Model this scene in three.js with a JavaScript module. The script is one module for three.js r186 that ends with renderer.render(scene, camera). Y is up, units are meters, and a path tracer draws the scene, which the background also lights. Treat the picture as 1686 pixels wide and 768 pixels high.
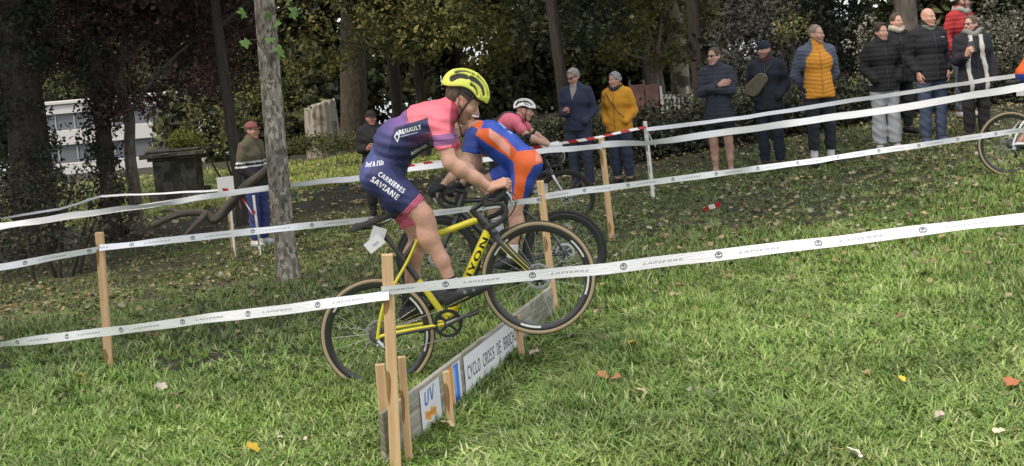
import * as THREE from 'three';
import { mergeGeometries, mergeVertices, toCreasedNormals } from 'three/addons/utils/BufferGeometryUtils.js';

// ---------- camera (lens shifted down: the picture is a crop of a taller frame) ----------
const W = 1686, H = 768, F = 1700, OFF = 173, EYE = 1.77;
const rad = (d) => d * Math.PI / 180;
const scene = new THREE.Scene();
const fullH = H + 2 * OFF;
const camera = new THREE.PerspectiveCamera(2 * Math.atan(fullH / 2 / F) * 180 / Math.PI, W / fullH, 0.1, 400);
camera.position.set(0, EYE, 0);
camera.rotation.set(rad(-3), 0, rad(-5), 'YXZ');
camera.setViewOffset(W, fullH, 0, 2 * OFF, W, H);
camera.updateMatrixWorld(true);

// ---------- sky: bright, thinly overcast ----------
const SUN = new THREE.Vector3(-0.5, 0.86, 0.42).normalize();
{
  const w = 128, h = 64, data = new Float32Array(w * h * 4);
  for (let j = 0; j < h; j++) for (let i = 0; i < w; i++) {
    const el = Math.sin(((j + 0.5) / h - 0.5) * Math.PI), a = (i / w) * Math.PI * 2;
    const b = el <= 0 ? 0.55 : 0.72 + 0.5 * Math.pow(el, 0.7) + 0.05 * Math.sin(a * 3 + el * 7) * Math.sin(el * 9 + a);
    const o = (j * w + i) * 4;
    data[o] = b * 0.97; data[o + 1] = b * 0.99; data[o + 2] = b * 1.03; data[o + 3] = 1;
  }
  const sky = new THREE.DataTexture(data, w, h, THREE.RGBAFormat, THREE.FloatType);
  sky.mapping = THREE.EquirectangularReflectionMapping; sky.magFilter = THREE.LinearFilter; sky.needsUpdate = true;
  scene.background = sky; scene.environment = sky;
}
const sun = new THREE.DirectionalLight(0xfff0d8, 1.9);
sun.position.copy(SUN).multiplyScalar(40).add(new THREE.Vector3(0, 0, -9)); sun.target.position.set(0, 0, -9);
sun.castShadow = true; sun.shadow.radius = 14; sun.shadow.mapSize.set(2048, 2048);
Object.assign(sun.shadow.camera, { left: -30, right: 30, top: 30, bottom: -30, near: 1, far: 120 });
scene.add(sun, sun.target);
const EXPOSURE = 1.48;

// ---------- small helpers ----------
const V = (x = 0, y = 0, z = 0) => new THREE.Vector3(x, y, z);
const mix = (a, b, t) => a + (b - a) * t, clamp = (x, a = 0, b = 1) => Math.min(b, Math.max(a, x));
const sstep = (a, b, x) => { const t = clamp((x - a) / (b - a)); return t * t * (3 - 2 * t); };
let seedState = 1;
const seed = (n) => { seedState = (n * 2654435761) >>> 0 || 1; };
const rnd = () => { seedState = (seedState + 0x6d2b79f5) | 0; let t = Math.imul(seedState ^ (seedState >>> 15), 1 | seedState); t = (t + Math.imul(t ^ (t >>> 7), 61 | t)) ^ t; return ((t ^ (t >>> 14)) >>> 0) / 4294967296; };
const rr = (a, b) => a + (b - a) * rnd();
const hash3 = (x, y, z) => { let h = Math.imul(x, 374761393) ^ Math.imul(y, 668265263) ^ Math.imul(z, 2147483647 - 1640531527); h = Math.imul(h ^ (h >>> 13), 1274126177); return ((h ^ (h >>> 16)) >>> 0) / 4294967296; };
function noise3(x, y, z) {
  const xi = Math.floor(x), yi = Math.floor(y), zi = Math.floor(z);
  let u = x - xi, v = y - yi, w = z - zi; u = u * u * (3 - 2 * u); v = v * v * (3 - 2 * v); w = w * w * (3 - 2 * w);
  const c = (a, b, d) => hash3(xi + a, yi + b, zi + d);
  return mix(mix(mix(c(0, 0, 0), c(1, 0, 0), u), mix(c(0, 1, 0), c(1, 1, 0), u), v), mix(mix(c(0, 0, 1), c(1, 0, 1), u), mix(c(0, 1, 1), c(1, 1, 1), u), v), w);
}
const fbm = (x, y, z, n = 4) => { let s = 0, a = 0.5, f = 1; for (let i = 0; i < n; i++) { s += a * noise3(x * f, y * f, z * f); a *= 0.5; f *= 2.03; } return s / (1 - Math.pow(0.5, n)); };
// pixel of the photograph + distance -> point
function ray(px, py) { return V((px - W / 2) / F, -(py - (H / 2 - OFF)) / F, -1).applyQuaternion(camera.quaternion); }
function at(px, py, d) { const r = ray(px, py); return r.multiplyScalar(d / -r.z).add(camera.position); }
function heightAt(x, z) {
  const d = -z, xc = clamp(x, -8, 8);
  const pk = Math.max(0, 1 - Math.abs(x + 0.5 - (d - 4.6) * 0.385) / 0.7) * sstep(3.8, 4.6, d) * sstep(8.4, 7.4, d);
  return -0.045 * pk * pk * (3 - 2 * pk) - 5.2 * sstep(40, 74, d) * sstep(6, -8, x) + (0.075 * xc - 0.06) * sstep(7.5, 13, d) + 0.012 * (noise3(x * 1.3 + 9, z * 1.3, 4) - 0.5) * 2 + 0.03 * (noise3(x * 0.35, z * 0.35 + 3, 8) - 0.5);
}
function onGround(px, py) {
  const r = ray(px, py); r.multiplyScalar(1 / -r.z);
  for (let d = 2; d < 90; d += 0.01) { const p = V(r.x * d, EYE + r.y * d, -d); if (p.y <= heightAt(p.x, p.z)) return p.setY(heightAt(p.x, p.z)); }
  return at(px, py, 60);
}
const names = new Map();
function numbered(n) { const k = names.get(n) || 0; names.set(n, k + 1); return k ? `${n}_${String(k).padStart(3, '0')}` : n; }
function tag(o, label, category, group, kind) { if (label) o.userData.label = label; if (category) o.userData.category = category; if (group) o.userData.group = group; if (kind) o.userData.kind = kind; return o; }
function thing(name, label, category, pos = V(), turn = 0, group) { const g = new THREE.Group(); g.name = numbered(name); g.position.copy(pos); g.rotation.y = turn; scene.add(g); return tag(g, label, category, group); }
function part(name, geo, m, parent = scene) {
  if (Array.isArray(geo)) geo = geo.length > 1 ? merge(geo) : geo[0];
  const o = new THREE.Mesh(geo, m); o.name = parent === scene ? numbered(name) : name; o.castShadow = o.receiveShadow = true; parent.add(o); return o;
}
function merge(list) {
  const idx = list.every((g) => g.index), keep = ['position', 'normal', 'uv', 'color'].filter((k) => list.every((g) => g.attributes[k]));
  return mergeGeometries(list.map((g) => { const c = idx ? g.clone() : g.index ? g.toNonIndexed() : g.clone(); for (const k of Object.keys(c.attributes)) if (!keep.includes(k)) c.deleteAttribute(k); return c; }));
}
function std(color, roughness = 0.8, extra = {}) { const m = new THREE[extra.clearcoat ? 'MeshPhysicalMaterial' : 'MeshStandardMaterial']({ roughness, ...extra }); if (color !== null) m.color.set(color); return m; }
const lin = (r, g, b) => new THREE.Color().setRGB(r, g, b);
const C = (hex) => new THREE.Color(hex);
function dataTex(w, h, fn, srgb = true, rep = true) {
  const d = new Uint8Array(w * h * 4);
  for (let j = 0; j < h; j++) for (let i = 0; i < w; i++) { const c = fn(i / w, j / h), o = (j * w + i) * 4; if (typeof c === 'number') d[o] = d[o + 1] = d[o + 2] = clamp(c) * 255; else { d[o] = clamp(c[0]) * 255; d[o + 1] = clamp(c[1]) * 255; d[o + 2] = clamp(c[2]) * 255; } d[o + 3] = 255; }
  const t = new THREE.DataTexture(d, w, h, THREE.RGBAFormat); if (srgb) t.colorSpace = THREE.SRGBColorSpace;
  t.magFilter = THREE.LinearFilter; t.minFilter = THREE.LinearMipmapLinearFilter; if (rep) t.wrapS = t.wrapT = THREE.RepeatWrapping; t.needsUpdate = true; return t;
}
function canvasTex(w, h, draw, srgb = true) {
  const c = document.createElement('canvas'); c.width = w; c.height = h; const g = c.getContext('2d'); draw(g, w, h);
  const t = new THREE.CanvasTexture(c); if (srgb) t.colorSpace = THREE.SRGBColorSpace; t.anisotropy = 8; return t;
}
// periodic noise for tiling textures
function pnoise(u, v, n, s) {
  const x = u * n, y = v * n, xi = Math.floor(x), yi = Math.floor(y); let a = x - xi, b = y - yi; a = a * a * (3 - 2 * a); b = b * b * (3 - 2 * b);
  const c = (i, j) => hash3(((xi + i) % n + n) % n, ((yi + j) % n + n) % n, s);
  return mix(mix(c(0, 0), c(1, 0), a), mix(c(0, 1), c(1, 1), a), b);
}
const pfbm = (u, v, n, s, o = 4) => { let t = 0, a = 0.5, k = n; for (let i = 0; i < o; i++) { t += a * pnoise(u, v, k, s + i); a *= 0.5; k *= 2; } return t / (1 - Math.pow(0.5, o)); };

// swept tube through points with a radius at each; flat squeezes it sideways (along side)
function sweep(pts, radii, seg = 10, opt = {}) {
  const n = pts.length, pos = [], nor = [], uv = [], idx = [];
  const T = pts.map((p, i) => pts[Math.min(i + 1, n - 1)].clone().sub(pts[Math.max(i - 1, 0)]).normalize());
  let side = opt.side ? opt.side.clone() : Math.abs(T[0].y) > 0.9 ? V(1, 0, 0) : V(0, 1, 0);
  let len = 0;
  for (let i = 0; i < n; i++) {
    side = side.clone().addScaledVector(T[i], -side.dot(T[i])).normalize();
    const other = T[i].clone().cross(side), r = Array.isArray(radii) ? radii[i] : radii;
    if (i) len += pts[i].distanceTo(pts[i - 1]);
    for (let k = 0; k <= seg; k++) {
      const a = (k / seg) * Math.PI * 2, c = Math.cos(a), s = Math.sin(a), f = opt.flat || 1;
      let rk = r; if (opt.bump) rk *= 1 + opt.bump(c, s, len);
      pos.push(pts[i].x + (side.x * c * f + other.x * s) * rk, pts[i].y + (side.y * c * f + other.y * s) * rk, pts[i].z + (side.z * c * f + other.z * s) * rk);
      nor.push(side.x * c / f + other.x * s, side.y * c / f + other.y * s, side.z * c / f + other.z * s);
      uv.push(k / seg, opt.vlen ? len / opt.vlen : len);
      if (i < n - 1 && k < seg) { const q = i * (seg + 1) + k; idx.push(q, q + 1, q + seg + 1, q + 1, q + seg + 2, q + seg + 1); }
    }
  }
  if (opt.cap !== false) for (const [i, s] of [[0, 1], [n - 1, -1]]) {
    const base = pos.length / 3, o = i * (seg + 1);
    for (let k = 0; k <= seg; k++) { const q = (o + k) * 3; pos.push(pos[q], pos[q + 1], pos[q + 2]); nor.push(-T[i].x * s, -T[i].y * s, -T[i].z * s); uv.push(0, 0); }
    for (let k = 1; k < seg; k++) s > 0 ? idx.push(base, base + k + 1, base + k) : idx.push(base, base + k, base + k + 1);
  }
  const g = new THREE.BufferGeometry(); g.setAttribute('position', new THREE.Float32BufferAttribute(pos, 3)); g.setAttribute('normal', new THREE.Float32BufferAttribute(nor, 3)); g.setAttribute('uv', new THREE.Float32BufferAttribute(uv, 2)); g.setIndex(idx);
  if (opt.bump) g.computeVertexNormals();
  return g;
}
const curve = (pts, n) => new THREE.CatmullRomCurve3(pts, false, 'centripetal').getPoints(n);
function chamferBox(w, h, d, b = 0.004) {
  const s = new THREE.Shape(); s.moveTo(-w / 2 + b, -h / 2 + b); s.lineTo(w / 2 - b, -h / 2 + b); s.lineTo(w / 2 - b, h / 2 - b); s.lineTo(-w / 2 + b, h / 2 - b); s.closePath();
  const g = new THREE.ExtrudeGeometry(s, { depth: d - 2 * b, bevelEnabled: true, bevelThickness: b, bevelSize: b, bevelSegments: 1 }); g.translate(0, 0, -d / 2 + b); return g;
}
const xf = (g, p = V(), e = V(), s = V(1, 1, 1)) => g.applyMatrix4(new THREE.Matrix4().compose(p, new THREE.Quaternion().setFromEuler(new THREE.Euler(e.x, e.y, e.z)), s));

// ---------- distance fields and surface nets ----------
const smin = (a, b, k) => { const h = Math.max(k - Math.abs(a - b), 0) / k; return Math.min(a, b) - h * h * k * 0.25; };
const smax = (a, b, k) => -smin(-a, -b, k);
// capsule list -> field with smooth union; cap = [a, b, ra, rb, plane?] ; plane = {n, c}
function capsField(caps, k, grow = 0) {
  const m = caps.length, D = new Float64Array(m * 9), P = caps.map((c) => c[4] || null);
  caps.forEach(([a, b, ra, rb], i) => { const l = a.distanceToSquared(b) || 1e-9; D.set([a.x, a.y, a.z, b.x - a.x, b.y - a.y, b.z - a.z, ra + grow, (rb ?? ra) - ra, 1 / l], i * 9); });
  return (x, y, z) => {
    let d = 1e3;
    for (let i = 0, o = 0; i < m; i++, o += 9) {
      const px = x - D[o], py = y - D[o + 1], pz = z - D[o + 2], bx = D[o + 3], by = D[o + 4], bz = D[o + 5];
      let h = (px * bx + py * by + pz * bz) * D[o + 8]; h = h < 0 ? 0 : h > 1 ? 1 : h;
      const ex = px - bx * h, ey = py - by * h, ez = pz - bz * h;
      let q = Math.sqrt(ex * ex + ey * ey + ez * ez) - D[o + 6] - D[o + 7] * h;
      const pl = P[i]; if (pl) { const s = (x - pl.c.x) * pl.n.x + (y - pl.c.y) * pl.n.y + (z - pl.c.z) * pl.n.z; if (s > q) q = s; }
      if (q < d + k) d = d > 900 ? q : smin(d, q, k);
    }
    return d;
  };
}
const ellip = (x, y, z, cx, cy, cz, rx, ry, rz) => { x -= cx; y -= cy; z -= cz; const k0 = Math.hypot(x / rx, y / ry, z / rz), k1 = Math.hypot(x / (rx * rx), y / (ry * ry), z / (rz * rz)); return k1 < 1e-9 ? -Math.min(rx, ry, rz) : k0 * (k0 - 1) / k1; };
const capd = (x, y, z, a, b, ra, rb) => { const bx = b[0] - a[0], by = b[1] - a[1], bz = b[2] - a[2], px = x - a[0], py = y - a[1], pz = z - a[2]; const h = clamp((px * bx + py * by + pz * bz) / (bx * bx + by * by + bz * bz)); return Math.hypot(px - bx * h, py - by * h, pz - bz * h) - mix(ra, rb, h); };
function nets(f, lo, hi, cell, colorFn, uvScale = 1) {
  const nx = Math.ceil((hi.x - lo.x) / cell) + 1, ny = Math.ceil((hi.y - lo.y) / cell) + 1, nz = Math.ceil((hi.z - lo.z) / cell) + 1, B = 5;
  const val = new Float32Array(nx * ny * nz), sx = 1, sy = nx, sz = nx * ny, reach = B * cell * 0.9 + 0.012;
  for (let bz = 0; bz < nz; bz += B) for (let by = 0; by < ny; by += B) for (let bx = 0; bx < nx; bx += B) {
    const h = (B - 1) / 2, d = f(lo.x + (bx + h) * cell, lo.y + (by + h) * cell, lo.z + (bz + h) * cell), far = Math.abs(d) > reach;
    for (let z = bz; z < Math.min(bz + B, nz); z++) for (let y = by; y < Math.min(by + B, ny); y++) for (let x = bx; x < Math.min(bx + B, nx); x++)
      val[x + y * sy + z * sz] = far ? d : f(lo.x + x * cell, lo.y + y * cell, lo.z + z * cell);
  }
  const vid = new Int32Array(nx * ny * nz).fill(-1), pos = [], idx = [];
  const off = [0, 1, sy, sy + 1, sz, sz + 1, sz + sy, sz + sy + 1];
  for (let z = 0; z < nz - 1; z++) for (let y = 0; y < ny - 1; y++) for (let x = 0; x < nx - 1; x++) {
    const o = x + y * sy + z * sz; let mask = 0;
    for (let c = 0; c < 8; c++) if (val[o + off[c]] < 0) mask |= 1 << c;
    if (mask === 0 || mask === 255) continue;
    let px = 0, py = 0, pz = 0, n = 0;
    const edge = (a, b) => {
      const va = val[o + off[a]], vb = val[o + off[b]]; if ((va < 0) === (vb < 0)) return;
      const t = va / (va - vb); n++;
      px += mix(a & 1, b & 1, t); py += mix((a >> 1) & 1, (b >> 1) & 1, t); pz += mix((a >> 2) & 1, (b >> 2) & 1, t);
    };
    edge(0, 1); edge(2, 3); edge(4, 5); edge(6, 7); edge(0, 2); edge(1, 3); edge(4, 6); edge(5, 7); edge(0, 4); edge(1, 5); edge(2, 6); edge(3, 7);
    vid[o] = pos.length / 3; pos.push(lo.x + (x + px / n) * cell, lo.y + (y + py / n) * cell, lo.z + (z + pz / n) * cell);
  }
  const quad = (a, b, c, d, flip) => { if (a < 0 || b < 0 || c < 0 || d < 0) return; flip ? idx.push(a, c, b, b, c, d) : idx.push(a, b, c, b, d, c); };
  for (let z = 1; z < nz - 1; z++) for (let y = 1; y < ny - 1; y++) for (let x = 1; x < nx - 1; x++) {
    const o = x + y * sy + z * sz, s = val[o] < 0;
    if (s !== (val[o + 1] < 0)) quad(vid[o - sy - sz], vid[o - sz], vid[o - sy], vid[o], !s);
    if (s !== (val[o + sy] < 0)) quad(vid[o - 1 - sz], vid[o - sz], vid[o - 1], vid[o], s);
    if (s !== (val[o + sz] < 0)) quad(vid[o - 1 - sy], vid[o - sy], vid[o - 1], vid[o], !s);
  }
  const g = new THREE.BufferGeometry(); g.setAttribute('position', new THREE.Float32BufferAttribute(pos, 3)); g.setIndex(idx); g.computeVertexNormals();
  const uv = new Float32Array(pos.length / 3 * 2); for (let i = 0; i < uv.length / 2; i++) { uv[2 * i] = (pos[3 * i] + pos[3 * i + 2] * 0.7) * uvScale; uv[2 * i + 1] = pos[3 * i + 1] * uvScale; }
  g.setAttribute('uv', new THREE.BufferAttribute(uv, 2));
  if (colorFn) { const col = new Float32Array(pos.length), N = g.attributes.normal.array; for (let i = 0; i < pos.length; i += 3) { const c = colorFn(pos[i], pos[i + 1], pos[i + 2], N[i], N[i + 1], N[i + 2]); col[i] = c.r; col[i + 1] = c.g; col[i + 2] = c.b; } g.setAttribute('color', new THREE.BufferAttribute(col, 3)); }
  return g;
}
function capsBox(caps, pad) { const b = new THREE.Box3(); for (const [a, c, ra, rb] of caps) { const r = Math.max(ra, rb ?? ra); b.expandByPoint(a.clone().subScalar(r)); b.expandByPoint(a.clone().addScalar(r)); b.expandByPoint(c.clone().subScalar(r)); b.expandByPoint(c.clone().addScalar(r)); } return b.expandByScalar(pad); }
// ================= SETTING =================
const M = {};
{
  const soil = dataTex(512, 512, (u, v) => { const a = pfbm(u, v, 8, 3, 5), b = pnoise(u, v, 128, 9), c = pfbm(u, v, 32, 21, 3); const l = 0.45 + 0.45 * a + 0.25 * (b - 0.5) + 0.25 * (c - 0.5); return [l, l * 0.99, l * 0.96]; });
  const soilB = dataTex(512, 512, (u, v) => pfbm(u, v, 32, 41, 4) * 0.7 + pnoise(u, v, 160, 7) * 0.3, false);
  M.ground = std(0xffffff, 0.95, { map: soil, bumpMap: soilB, bumpScale: 0.02, vertexColors: true });
}
// how much grass grows at a place (0 bare earth under the trees .. 1 lawn), and how bright it is
function grassiness(x, z) {
  const d = -z, n = fbm(x * 0.55 + 5, z * 0.55, 2, 3);
  let g = 1 - sstep(6.6, 8.6, d - 0.72 * clamp(x, -2, 5) + (n - 0.5) * 2.4);
  g = Math.max(g, 0.55 * sstep(1.0, 3.5, x) * (1 - sstep(11, 13.5, d)));
  g = Math.max(g, (0.16 + 0.36 * sstep(0.32, 0.6, n)) * (1 - sstep(14, 19, d)));
  g = Math.max(g, sstep(20, 23, d + (n - 0.5) * 4) * (1 - sstep(33, 37, d)) * sstep(-16, -11, x + d * 0.05));
  return clamp(g);
}
{
  const xs = [], zs = [], pos = [], col = [], uv = [], idx = [];
  for (let x = -110; x <= 110.01; x += Math.abs(x) < 9.9 ? 0.125 : Math.abs(x) < 24 ? 0.5 : 4) xs.push(x);
  for (let z = 6; z >= -150; z -= z > -16 ? 0.125 : z > -40 ? 0.5 : 5) zs.push(z);
  const earth = lin(0.092, 0.085, 0.05), green = lin(0.075, 0.10, 0.03), dry = lin(0.14, 0.13, 0.06), c = new THREE.Color();
  for (const z of zs) for (const x of xs) {
    pos.push(x, heightAt(x, z), z); uv.push(x / 1.7, z / 1.7);
    const g = grassiness(x, z), n = fbm(x * 1.7, z * 1.7, 6, 3);
    c.copy(earth).lerp(green, g).lerp(dry, sstep(0.5, 0.75, n) * 0.4); c.multiplyScalar(0.75 + 0.5 * noise3(x * 4, z * 4, 1)); col.push(c.r, c.g, c.b);
  }
  const n = xs.length;
  for (let j = 0; j < zs.length - 1; j++) for (let i = 0; i < n - 1; i++) { const a = j * n + i; idx.push(a, a + 1, a + n, a + 1, a + n + 1, a + n); }
  const g = new THREE.BufferGeometry(); g.setAttribute('position', new THREE.Float32BufferAttribute(pos, 3)); g.setAttribute('color', new THREE.Float32BufferAttribute(col, 3)); g.setAttribute('uv', new THREE.Float32BufferAttribute(uv, 2)); g.setIndex(idx); g.computeVertexNormals();
  tag(part('ground', g, M.ground), 'park ground of lawn and bare earth under the trees', null, null, 'structure');
}
// ---- grass ----
function bladeTuft(n, spread, len, wid, lie) {
  const pos = [], idx = [];
  for (let i = 0; i < n; i++) {
    const a = rr(0, 6.283), r = spread * Math.sqrt(rnd()), x = Math.cos(a) * r, z = Math.sin(a) * r, dir = rr(0, 6.283), l = len * rr(0.55, 1.25), w = wid * rr(0.7, 1.3), t0 = lie * rr(0.3, 1.15), bend = rr(0.2, 0.9);
    const dx = Math.cos(dir), dz = Math.sin(dir), b = pos.length / 3; let px = x, py = -0.01, pz = z;
    for (let k = 0; k <= 3; k++) {
      const ww = w * (k === 3 ? 0.08 : 1 - k * 0.16) / 2, an = t0 + bend * (k / 3);
      pos.push(px - dz * ww, py, pz + dx * ww, px + dz * ww, py, pz - dx * ww);
      px += dx * Math.sin(an) * l / 3; pz += dz * Math.sin(an) * l / 3; py += Math.cos(an) * l / 3;
      if (k < 3) idx.push(b + 2 * k, b + 2 * k + 1, b + 2 * k + 2, b + 2 * k + 1, b + 2 * k + 3, b + 2 * k + 2);
    }
  }
  const g = new THREE.BufferGeometry(); g.setAttribute('position', new THREE.Float32BufferAttribute(pos, 3)); g.setIndex(idx); g.computeVertexNormals(); return g;
}
function instances(name, geo, m, list, parent = scene) {
  const o = new THREE.InstancedMesh(geo, m, list.length); o.name = parent === scene ? numbered(name) : name; o.castShadow = o.receiveShadow = true;
  const mat = new THREE.Matrix4(), q = new THREE.Quaternion(), e = new THREE.Euler(), s = V();
  list.forEach((L, i) => { e.set(L.rx || 0, L.ry || 0, L.rz || 0, 'YXZ'); mat.compose(L.p, q.setFromEuler(e), typeof L.s === 'number' ? s.set(L.s, L.s * (L.sy || 1), L.s) : L.s); o.setMatrixAt(i, mat); if (L.c) o.setColorAt(i, L.c); });
  parent.add(o); return o;
}
{
  seed(11);
  M.grass = std(0xffffff, 0.6, { side: THREE.DoubleSide });
  const variants = [0, 1, 2].map(() => bladeTuft(13, 0.062, 0.105, 0.0088, 1.08)), lists = [[], [], []];
  const base = [lin(0.15, 0.24, 0.04), lin(0.195, 0.29, 0.056), lin(0.09, 0.165, 0.026), lin(0.32, 0.37, 0.15), lin(0.14, 0.25, 0.04)];
  const put = (x, z, s, pale) => {
    const c = base[Math.floor(rnd() * 5)].clone(), n = fbm(x * 1.1, z * 1.1 + 40, 3, 3), n2 = noise3(x * 3.1, z * 3.1, 12);
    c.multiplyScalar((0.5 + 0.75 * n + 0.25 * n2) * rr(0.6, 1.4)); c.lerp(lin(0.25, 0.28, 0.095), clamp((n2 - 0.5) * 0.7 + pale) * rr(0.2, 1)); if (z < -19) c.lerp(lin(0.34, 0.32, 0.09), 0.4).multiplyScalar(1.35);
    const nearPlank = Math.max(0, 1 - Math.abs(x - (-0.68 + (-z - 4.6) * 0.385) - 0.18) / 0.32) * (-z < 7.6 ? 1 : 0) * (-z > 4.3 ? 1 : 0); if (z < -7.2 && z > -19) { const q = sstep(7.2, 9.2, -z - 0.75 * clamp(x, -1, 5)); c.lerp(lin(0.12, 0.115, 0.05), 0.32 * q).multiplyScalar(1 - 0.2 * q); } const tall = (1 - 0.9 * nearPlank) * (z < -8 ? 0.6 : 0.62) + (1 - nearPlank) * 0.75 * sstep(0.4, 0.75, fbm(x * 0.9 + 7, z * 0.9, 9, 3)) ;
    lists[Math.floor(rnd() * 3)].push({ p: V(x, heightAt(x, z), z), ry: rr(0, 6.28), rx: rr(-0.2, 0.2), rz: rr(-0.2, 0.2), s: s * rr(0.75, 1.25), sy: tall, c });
  };
  const strip = (d0, d1, dens, s, pale) => {
    const wide = (d) => 0.5 * d + 2.4, A = (d1 - d0) * (wide(d0) + wide(d1));
    for (let i = 0; i < A * dens; i++) { const d = rr(d0, d1), x = rr(-1, 1) * wide(d1); if (Math.abs(x) > wide(d)) continue; if (rnd() > Math.pow(grassiness(x, -d), 1.4)) continue; put(x, -d, s, pale); }
  };
  strip(3.3, 5, 1800, 0.95, 0); strip(5, 7, 1400, 0.9, 0.02); strip(7, 10, 950, 0.82, 0.08); strip(10, 18, 420, 0.8, 0.15); strip(20, 37, 55, 1.7, 0.25);
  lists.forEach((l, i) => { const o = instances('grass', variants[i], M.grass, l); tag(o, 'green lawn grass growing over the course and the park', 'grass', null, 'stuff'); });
}
// ---- leaves ----
function leafCluster(n, spread, len, wid) {
  const pos = [], idx = [], d = V(), s = V(), u = V();
  for (let i = 0; i < n; i++) {
    d.set(rr(-1, 1), rr(-1, 1), rr(-1, 1)).normalize(); const c = V(rr(-1, 1), rr(-1, 1), rr(-1, 1)).normalize().multiplyScalar(spread * Math.cbrt(rnd())), l = len * rr(0.6, 1.3), w = wid * rr(0.6, 1.3);
    s.set(rr(-1, 1), rr(-0.6, 0.6), rr(-1, 1)).cross(d).normalize(); u.copy(s).cross(d).normalize(); const b = pos.length / 3;
    const P = (a, q, h) => pos.push(c.x + d.x * a + s.x * q + u.x * h, c.y + d.y * a + s.y * q + u.y * h, c.z + d.z * a + s.z * q + u.z * h);
    P(-l / 2, 0, 0); P(-l * 0.05, w / 2, w * 0.16); P(l / 2, 0, -w * 0.1); P(-l * 0.05, -w / 2, w * 0.16); idx.push(b, b + 1, b + 2, b, b + 2, b + 3);
  }
  const g = new THREE.BufferGeometry(); g.setAttribute('position', new THREE.Float32BufferAttribute(pos, 3)); g.setIndex(idx); g.computeVertexNormals(); return g;
}
seed(5);
const LEAF = { fine: [0, 1].map(() => leafCluster(14, 0.20, 0.085, 0.05)), broad: [0, 1].map(() => leafCluster(14, 0.30, 0.15, 0.10)), coarse: [0, 1].map(() => leafCluster(22, 0.55, 0.26, 0.16)) };
M.leaf = std(0xffffff, 0.9, { side: THREE.DoubleSide });
// leaves spread through lumpy clumps; clumps = [{c, r (Vector3 or number)}]
function foliage(parent, name, clumps, dens, kind, colors, size = 1) {
  const L = [[], []];
  for (const k of clumps) {
    const r = typeof k.r === 'number' ? V(k.r, k.r * 0.8, k.r) : k.r, n = Math.round(dens * (k.d || 1) * r.x * r.y * r.z * 4.19) + 3;
    for (let i = 0; i < n; i++) {
      const p = V(rr(-1, 1), rr(-1, 1), rr(-1, 1)); const l = p.length(); if (l > 1 || l < 0.02) { i--; continue; }
      p.multiplyScalar(Math.pow(l, -0.35)); p.multiply(r).add(k.c);
      const c = colors[Math.floor(rnd() * colors.length)].clone().multiplyScalar(rr(0.75, 1.25)); if (k.tint) c.multiply(k.tint);
      L[i & 1].push({ p, rx: rr(0, 6), ry: rr(0, 6), rz: rr(0, 6), s: size * rr(0.7, 1.3), c });
    }
  }
  L.forEach((l, i) => { if (l.length) tag(instances(name, LEAF[kind][i], M.leaf, l, parent), null, null, null, 'stuff'); });
}
function lumps(c, r, n, lump) { const out = []; for (let i = 0; i < n; i++) { const p = V(rr(-1, 1), rr(-1, 1), rr(-1, 1)); if (p.length() > 1) { i--; continue; } out.push({ c: p.multiply(r).add(c), r: lump * rr(0.6, 1.35), tint: lin(1, 1, 1).multiplyScalar(rr(0.7, 1.25)) }); } return out; }
// ---- bark ----
const barkMap = (fn) => dataTex(256, 512, fn), barkBump = dataTex(256, 512, (u, v) => 0.55 * pnoise(u * 1, v * 0.25, 24, 5) + 0.3 * pfbm(u, v, 12, 9, 3) + 0.15 * pnoise(u, v, 60, 2), false);
M.barkDark = std(0xffffff, 0.95, { map: barkMap((u, v) => { const a = 0.6 * pnoise(u, v * 0.3, 26, 5) + 0.4 * pfbm(u, v, 10, 3, 4); return [0.16 + 0.14 * a, 0.145 + 0.125 * a, 0.13 + 0.11 * a]; }), bumpMap: barkBump, bumpScale: 0.02 });
M.barkGrey = std(0xffffff, 0.95, { map: barkMap((u, v) => { const a = 0.5 * pnoise(u, v * 0.4, 20, 5) + 0.5 * pfbm(u, v, 8, 3, 4); return [0.30 + 0.26 * a, 0.28 + 0.24 * a, 0.26 + 0.21 * a]; }), bumpMap: barkBump, bumpScale: 0.015 });
M.barkPale = std(0xffffff, 0.9, { map: barkMap((u, v) => { const a = pfbm(u, v, 5, 3, 5), s = sstep(0.52, 0.57, pfbm(u, v, 7, 13, 4)); return [mix(0.60, 0.36, s) + 0.2 * (a - 0.5), mix(0.57, 0.33, s) + 0.2 * (a - 0.5), mix(0.50, 0.28, s) + 0.18 * (a - 0.5)]; }), bumpMap: barkBump, bumpScale: 0.01 });
M.barkBranch = std(lin(0.42, 0.42, 0.43), 0.95, { map: M.barkGrey.map, bumpMap: barkBump, bumpScale: 0.015 });
M.barkBig = std(0xffffff, 0.95, { map: barkMap((u, v) => { const U = (u * 3) % 1, a = 0.6 * pnoise(U, v * 0.3, 26, 5) + 0.4 * pfbm(u, v, 12, 3, 5); return [0.19 + 0.18 * a, 0.17 + 0.16 * a, 0.14 + 0.135 * a]; }), bumpMap: barkBump, bumpScale: 0.03 });
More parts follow.
